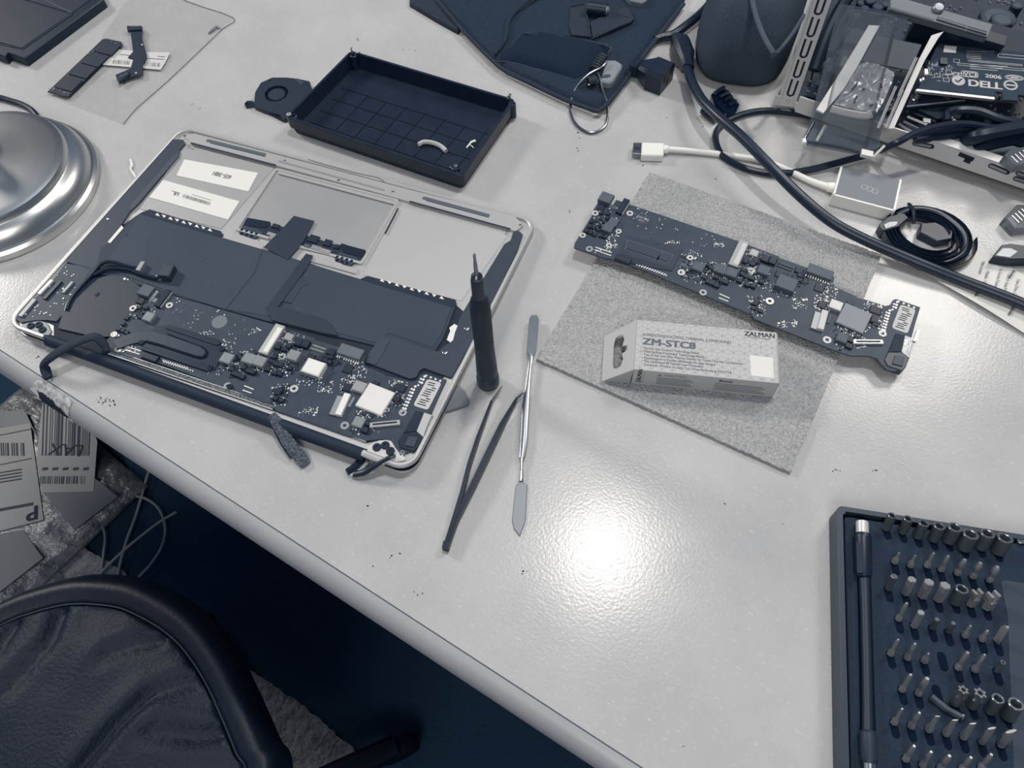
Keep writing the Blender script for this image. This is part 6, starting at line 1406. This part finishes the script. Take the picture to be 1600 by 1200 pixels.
MB().prism(xp([(1474, 50), (1466, 60), (1444, 96), (1396, 202), (1387, 202), (1434, 96), (1455, 56)], 6), 5, 7, .3).build('edge_strip', M_stp, blp)
for P in (((1253, 218), (1258, 217), (1260, 224), (1254, 225)), ((1346, 234), (1364, 238), (1363, 247), (1345, 243))): MB().prism(xp(P, 3), .5, 5, .3).build('foam_corner', M_white, blp)
MB().tube([(*BXF.at(x, y, 2), 2) for x, y in ((1272, 190), (1262, 208), (1258, 219), (1275, 224), (1310, 230), (1343, 238))], 1.2, 8, 5, .8).build('edge_fold', clear('edge film', 60, .6, .1), blp)
MB().tube([(*BXF.at(x, y, 2), 2) for x, y in ((1364, 246), (1372, 238), (1382, 228))], 1.1, 8, 5).build('edge_fold', M_stp, blp)
MB().tube([(*BXF.at(x, y, 9.5), 9.5) for x, y in ((1298, 170), (1320, 176), (1350, 181), (1361, 178))], 3.2, 10, 4, 2).build('shell_ridge', clear('ridge film', 190, .35, .05), blp)
for a, b in (((1400, 135), (1372, 200)), ((1410, 140), (1384, 200)), ((1432, 90), (1404, 150)), ((1276, 220), (1290, 196))): MB().tube([(*BXF.at(*a, 8), 8), (*BXF.at(*b, 8), 8)], 1.1, 8, 1, .6).build('shell_ridge', clear('ridge film', 190, .35, .05), blp)
MB().prism(xp([(1362, 55), (1440, 70), (1422, 110), (1345, 95)], 1), .2, 1.2).build('grey_insert', mat('grey insert', 60, .5), blp)
IZ = 3.0
inner = xp([(1338, 104), (1352, 97), (1378, 102), (1398, 112), (1394, 130), (1382, 158), (1370, 178), (1330, 172), (1300, 165), (1316, 140)], IZ)
ic_ = Vector((sum(p[0] for p in inner) / len(inner), sum(p[1] for p in inner) / len(inner))); P = []
for i in range(len(inner)):
    a, b = Vector(inner[i]), Vector(inner[(i + 1) % len(inner)]); P += [a + (b - a) * (j / 6) for j in range(6)]
loops = []
for t in (1, .97, .9, .8, .68, .55, .4, .25, .1):
    loops.append([((v := ic_ + (q - ic_) * t).x, v.y, (.3 if t == 1 else 4 + 1.8 * mn.noise((v.x / 5, v.y / 5, 1)) + 1.2 * mn.noise((v.x / 2.2, v.y / 2.2, 4)))) for q in P])
MB().loft(loops).build('wrinkled_pouch', mat('pouch film', 170, .25, spec=.7, vary=(40, 130, .2)), blp, ang=20)
for px, py, l, a in ((1336, 134, 7, 1.2), (1377, 134, 4, -1.2), (1337, 155, 6, 1.4), (1362, 164, 3, .6), (1350, 139, 2, 0)): x, y = BXF.at(px, py, 6); MB().box(x, y, 5.4, l, 1.4, .6, a, .1).build('dark_fragment', M_blk2, blp)

# ---- printed card lying on the stack
e0 = Vector((*TAB.at(1434, 141, 40), 40)); e1 = Vector((*TAB.at(1592, 156, 40), 40)); e2 = Vector((*TAB.at(1466, 68, 46), 46))
CDF = Fr(tuple(e0), tuple(e1 - e0), tuple((e1 - e0).cross(e2 - e0)))
card = thing('expansion_card', 'dark expansion card with white printing and a tick mark, on the chassis contents', 'circuit board', CDF)
def dxy(px, py): return CDF.at(px, py, 0)
cpz = CDF.poly([(1434, 141), (1553, 154), (1556, 143), (1566, 144), (1567, 156), (1589, 157), (1591, 148), (1620, 152), (1640, 86), (1466, 68), (1450, 100)], 0)
MB().prism(cpz, -1.6, 0, .1).build('card_board', mat('card board', 62, .75, spec=.15, vary=(50, 68, .3)), card)
MB().prism(CDF.poly([(1433, 139), (1554, 152), (1554, 155.5), (1430, 142)], 0), -2.2, .15).build('edge_rail', mat('card edge', 168, .4, metal=.4), card)
def cw(body, px, py, size, sx=1, bold=0, m=None, al='LEFT', ang=None):
    x, y = dxy(px, py); return words(body, size, (x, y, .08), card, m or mat('card print', 186, .6), ang if ang is not None else 0, sx, al, bold=bold)
x0, y0 = dxy(1512, 128); x1_, y1_ = dxy(1557, 133); ta_ = math.atan2(y1_ - y0, x1_ - x0)
cw('DELL', 1512, 129.5, 9.6, 1.2, .38, ang=ta_); cw('2006', 1539, 118.5, 5.2, 1.2, .15, ang=ta_)
g = MB(); x, y = dxy(1497.5, 126); g.prism(circ(x, y, 5.0, 28, 5.0), -.05, .07); g.build('tick_disc', mat('card print', 186, .6), card)
g = MB(); g.line([(x - 2.4, y + .6), (x - .6, y - 1.8), (x + 2.8, y + 2.4)], 1.2, .12); g.build('tick', mat('card board', 62, .75), card)
g = MB()
def box_line(px0, py0, px1, py1, w=.45, rad=1.2):
    a, b = dxy(px0, py0), dxy(px1, py1); P = rpoly([(a[0], a[1]), (b[0], a[1]), (b[0], b[1]), (a[0], b[1])], rad, 4); g.line(P + [P[0]], w, .08)
box_line(1502, 110.5, 1528, 121.5, .6, 1.6); box_line(1505, 112, 1526, 120.5, .5, 1.2)
box_line(1559, 84, 1640, 96, .5); box_line(1513, 93.5, 1597, 103, .4, .4); box_line(1496, 98.5, 1600, 111, .4, .4)
for px, py, rx, ry in ((1585, 121.5, 6.8, 2.6), (1585, 121.5, 5.4, 1.6)): x, y = dxy(px, py); P = circ(x, y, rx, 28, ry); g.line(P + [P[0]], .6, .08)
for r in (5.0, 4.2): x, y = dxy(1579, 133); P = circ(x, y, r, 28, r * .95); g.line(P + [P[0]], .7, .08)
x, y = dxy(1579, 133); g.line([(x - 3.4, y), (x + 3.4, y)], 1.4, .08); x, y = dxy(1585, 121.5); g.line([(x - 3, y), (x + 3, y)], 1.2, .08)
rr = random.Random(41)
for k in range(5): a, b = dxy(1510, 80 + k * 2.6), dxy(1533 + (22 if k == 0 else 0), 81 + k * 2.8); g.line([a, b], .45, .08)
for k in range(3): a, b = dxy(1516, 101 + k * 3), dxy(1575 - 8 * k, 104 + k * 3.2); g.line([a, b], .5, .08)
for _ in range(52):
    px, py = rr.uniform(1448, 1486), rr.uniform(96, 127); a = dxy(px, py)
    d_ = rr.choice(((3, 0), (0, 3), (2, 0), (0, 2))); g.line([a, (a[0] + d_[0], a[1] + d_[1])], .4, .08)
for px, py in ((1471, 91), (1490, 92), (1478, 110), (1460, 115), (1474, 122), (1488, 114)):
    a, b = dxy(px, py), dxy(px + 9, py + 6); g.line([a, (b[0], a[1]), b, (a[0], b[1]), a], .4, .08)
g.build('card_lines', mat('card print', 186, .6), card)
cw('VCI', 1515.5, 116.5, 5.0, 1.25, .12, al='CENTER', ang=ta_); cw('CE', 1488, 115, 5, 1.1, .05, ang=ta_)
q = CDF.poly([(1476, 71), (1495, 72.5), (1493.5, 82.5), (1474, 81)], .2); MB().prism(q, -.05, .15).build('white_square', mat('blank square', 224, .6), card)
x, y = dxy(1473, 99); MB().box(x, y, 0, 5.5, 5, 2).build('chip', M_chip, card)
x, y = dxy(1446, 114); MB().box(x, y, 0, 2.6, 5.6, 1.6).build('chip', M_white, card)
for px, py in ((1438, 126), (1442, 124)): x, y = dxy(px, py); MB().box(x, y, 0, 1.4, 2.6, .8).build('chip', M_solder, card)
# drive cage that carries the card and the riser
dk = hp([(1440, 150), (1600, 176), (1700, 120), (1700, -40), (1420, -40), (1405, 70)], 30)
cxm = (min(p[0] for p in dk), max(p[0] for p in dk))
MB().box(*HF.at(1545, 60, 34), HZ + 2.2, 120, 46, 22, 0, 1).build('drive_cage', mat('drive cage', 36, .6), ch)
pb_ = hp([(1418, 165), (1424, 145), (1440, 140), (1512, 152), (1508, 156)], 30); bkt = MB().prism(pb_, 27, 29.5, .3).build('card_bracket', mat('bracket plate', 52, .45), ch)
a, b = hp([(1417, 166), (1508, 156)], 30); MB().tube([(*a, 29.8), (*b, 29.8)], .6, 6, 1).build('bracket_edge', M_chipl, bkt)
x, y = HF.at(1433, 150, 32); MB().lathe([(4, 29), (4, 29.8), (2.6, 30.4), (2.4, 33), (1.8, 34.6), (.01, 35)], x, y, 18).build('dome_screw', M_chrome, bkt)
x, y = HF.at(1480, 151, 30); MB().box(x, y, 29, 5, 4, 1.6).build('tab', M_chipg, bkt)
# plates, slot and leads inside the chassis front
pl_ = MB().prism(hp([(1436, 170), (1482, 165), (1515, 162), (1500, 184), (1464, 184)], 24), 22, 24, .3).build('inner_plate', mat('inner plate', 60, .45), ch)
for (a, b), m_ in ((((1418, 182), (1448, 195)), M_chipl), (((1428, 176), (1462, 190)), M_blk2), (((1412, 190), (1440, 203)), M_chipg)):
    q = hp([a, b], 22); MB().tube([(*q[0], 22), (*q[1], 22)], 1.4, 6, 1, .7).build('slot_bar', m_, ch)
x, y = HF.at(1449, 187, 24); MB().box(x, y, 22, 5.5, 4.5, 1.4, .3).build('pale_tab', mat('pale tab', 205, .5), ch)
for x_, y_, rx in ((1484, 184, 3.0), (1489, 189, 3.4)): x, y = HF.at(x_, y_, 26); MB().cyl(x, y, 23.5, 26, rx * .9, n=18).build('white_dot', M_white, ch)
RZF = None
r0 = Vector((*TAB.at(1387, 17, 66), 66)); r1 = Vector((*TAB.at(1541, 62, 58), 58)); r2 = Vector((*TAB.at(1396, -8, 70), 70))
RIF = Fr(tuple(r0), tuple(r1 - r0), tuple((r1 - r0).cross(r2 - r0)))
ris = thing('slot_card', 'pale grey expansion slot strip lying above the card at the back', 'circuit board', RIF)
MB().prism(RIF.poly([(1387, 18), (1540, 62), (1552, 38), (1470, 14), (1394, -8)], 0), -3.5, 0, .4).build('strip_body', mat('slot plastic', 104, .5), ris)
MB().prism(RIF.poly([(1387, 18), (1540, 62), (1545, 50), (1390, 8)], 0), -.1, 3, .4).build('slot_rail', mat('slot plastic', 104, .5), ris)
for a, b in (((1464, 31), (1508, 44.5)), ((1511, 45.5), (1540, 54))):
    q = RIF.poly([a, b], 3); MB().prism(pill(q[0], q[1], 1.0, 2), 2.9, 3.15).build('slot_opening', M_deep, ris)
    g = MB()
    for off in (-2.6, 2.6):
        for k in range(18): u = k / 17.; g.box(q[0][0] + (q[1][0] - q[0][0]) * u, q[0][1] + (q[1][1] - q[0][1]) * u + off, 2.9, .6, 1, .25)
    g.build('contact_holes', M_deep, ris, kind='stuff')
q = RIF.poly([(1392, 12), (1458, 31)], 3); MB().prism(pill(q[0], q[1], .8, 2), 2.9, 3.2).build('slot_groove', mat('slot groove', 70, .5), ris)
MB().box(60, 8, -22, 70, 10, 18.3, 0, .4).build('slot_base', M_chip, ris)
x, y = RIF.at(1468, 10, 3); MB().lathe([(4.6, -1), (4.6, 1.5), (3.4, 3), (.01, 3.2)], x, y, 18).build('round_cap', mat('pale cap', 130, .4, metal=.4), ris)
# dark leads bundled in the chassis
LG = 'dark leads inside the chassis front'
for pts, r, lb in (([(1425, 212, 26), (1460, 204, 30), (1500, 200, 32), (1545, 200, 30), (1600, 196, 30), (1660, 190, 30)], 3.2, 'black lead just behind the chassis rail'),
                   ([(1480, 190, 28), (1482, 176, 30), (1500, 172, 34), (1530, 174, 36), (1570, 188, 36), (1640, 200, 34)], 3.4, 'black lead arching over the two white dots'),
                   ([(1430, 218, 24), (1470, 213, 26), (1512, 208, 27), (1560, 214, 26), (1640, 236, 26)], 3.6, 'black lead lowest behind the chassis rail'),
                   ([(1508, 222, 24), (1530, 212, 34), (1570, 204, 38), (1620, 196, 40), (1680, 188, 40)], 5.5, 'broad black sleeve at the right end of the chassis'),
                   ([(1520, 236, 22), (1550, 226, 26), (1590, 218, 28), (1660, 210, 28)], 4.2, 'black lead below the broad sleeve in the chassis'),
                   ([(1404, 196, 22), (1416, 204, 22), (1438, 214, 22), (1470, 222, 22)], 2.6, 'black lead curling down from the blister pack')):
    cord('black_lead', pts, r, lb, M_rubber, 'cable', LG)
NPF = frame(1590, 240, None, None, 30, HZ + 15.5)
np_ = thing('network_plug', 'clear network plug lying over the chassis rail at the right edge', 'plug', NPF)
MB().prism(NPF.poly([(1569, 242), (1580, 232), (1640, 222), (1640, 250), (1588, 258)], 8), .3, 8, .6).build('plug_body', clear('clear plug', 120, .45, .15), np_)
for k in range(4):
    a, b = NPF.at(1580 + k * 6, 244 - k * 3, 8.3), NPF.at(1590 + k * 6, 254 - k * 3, 8.3); MB().tube([(*a, 8.3), (*b, 8.3)], .7, 6, 1, .4).build('contact', M_chrome, np_)
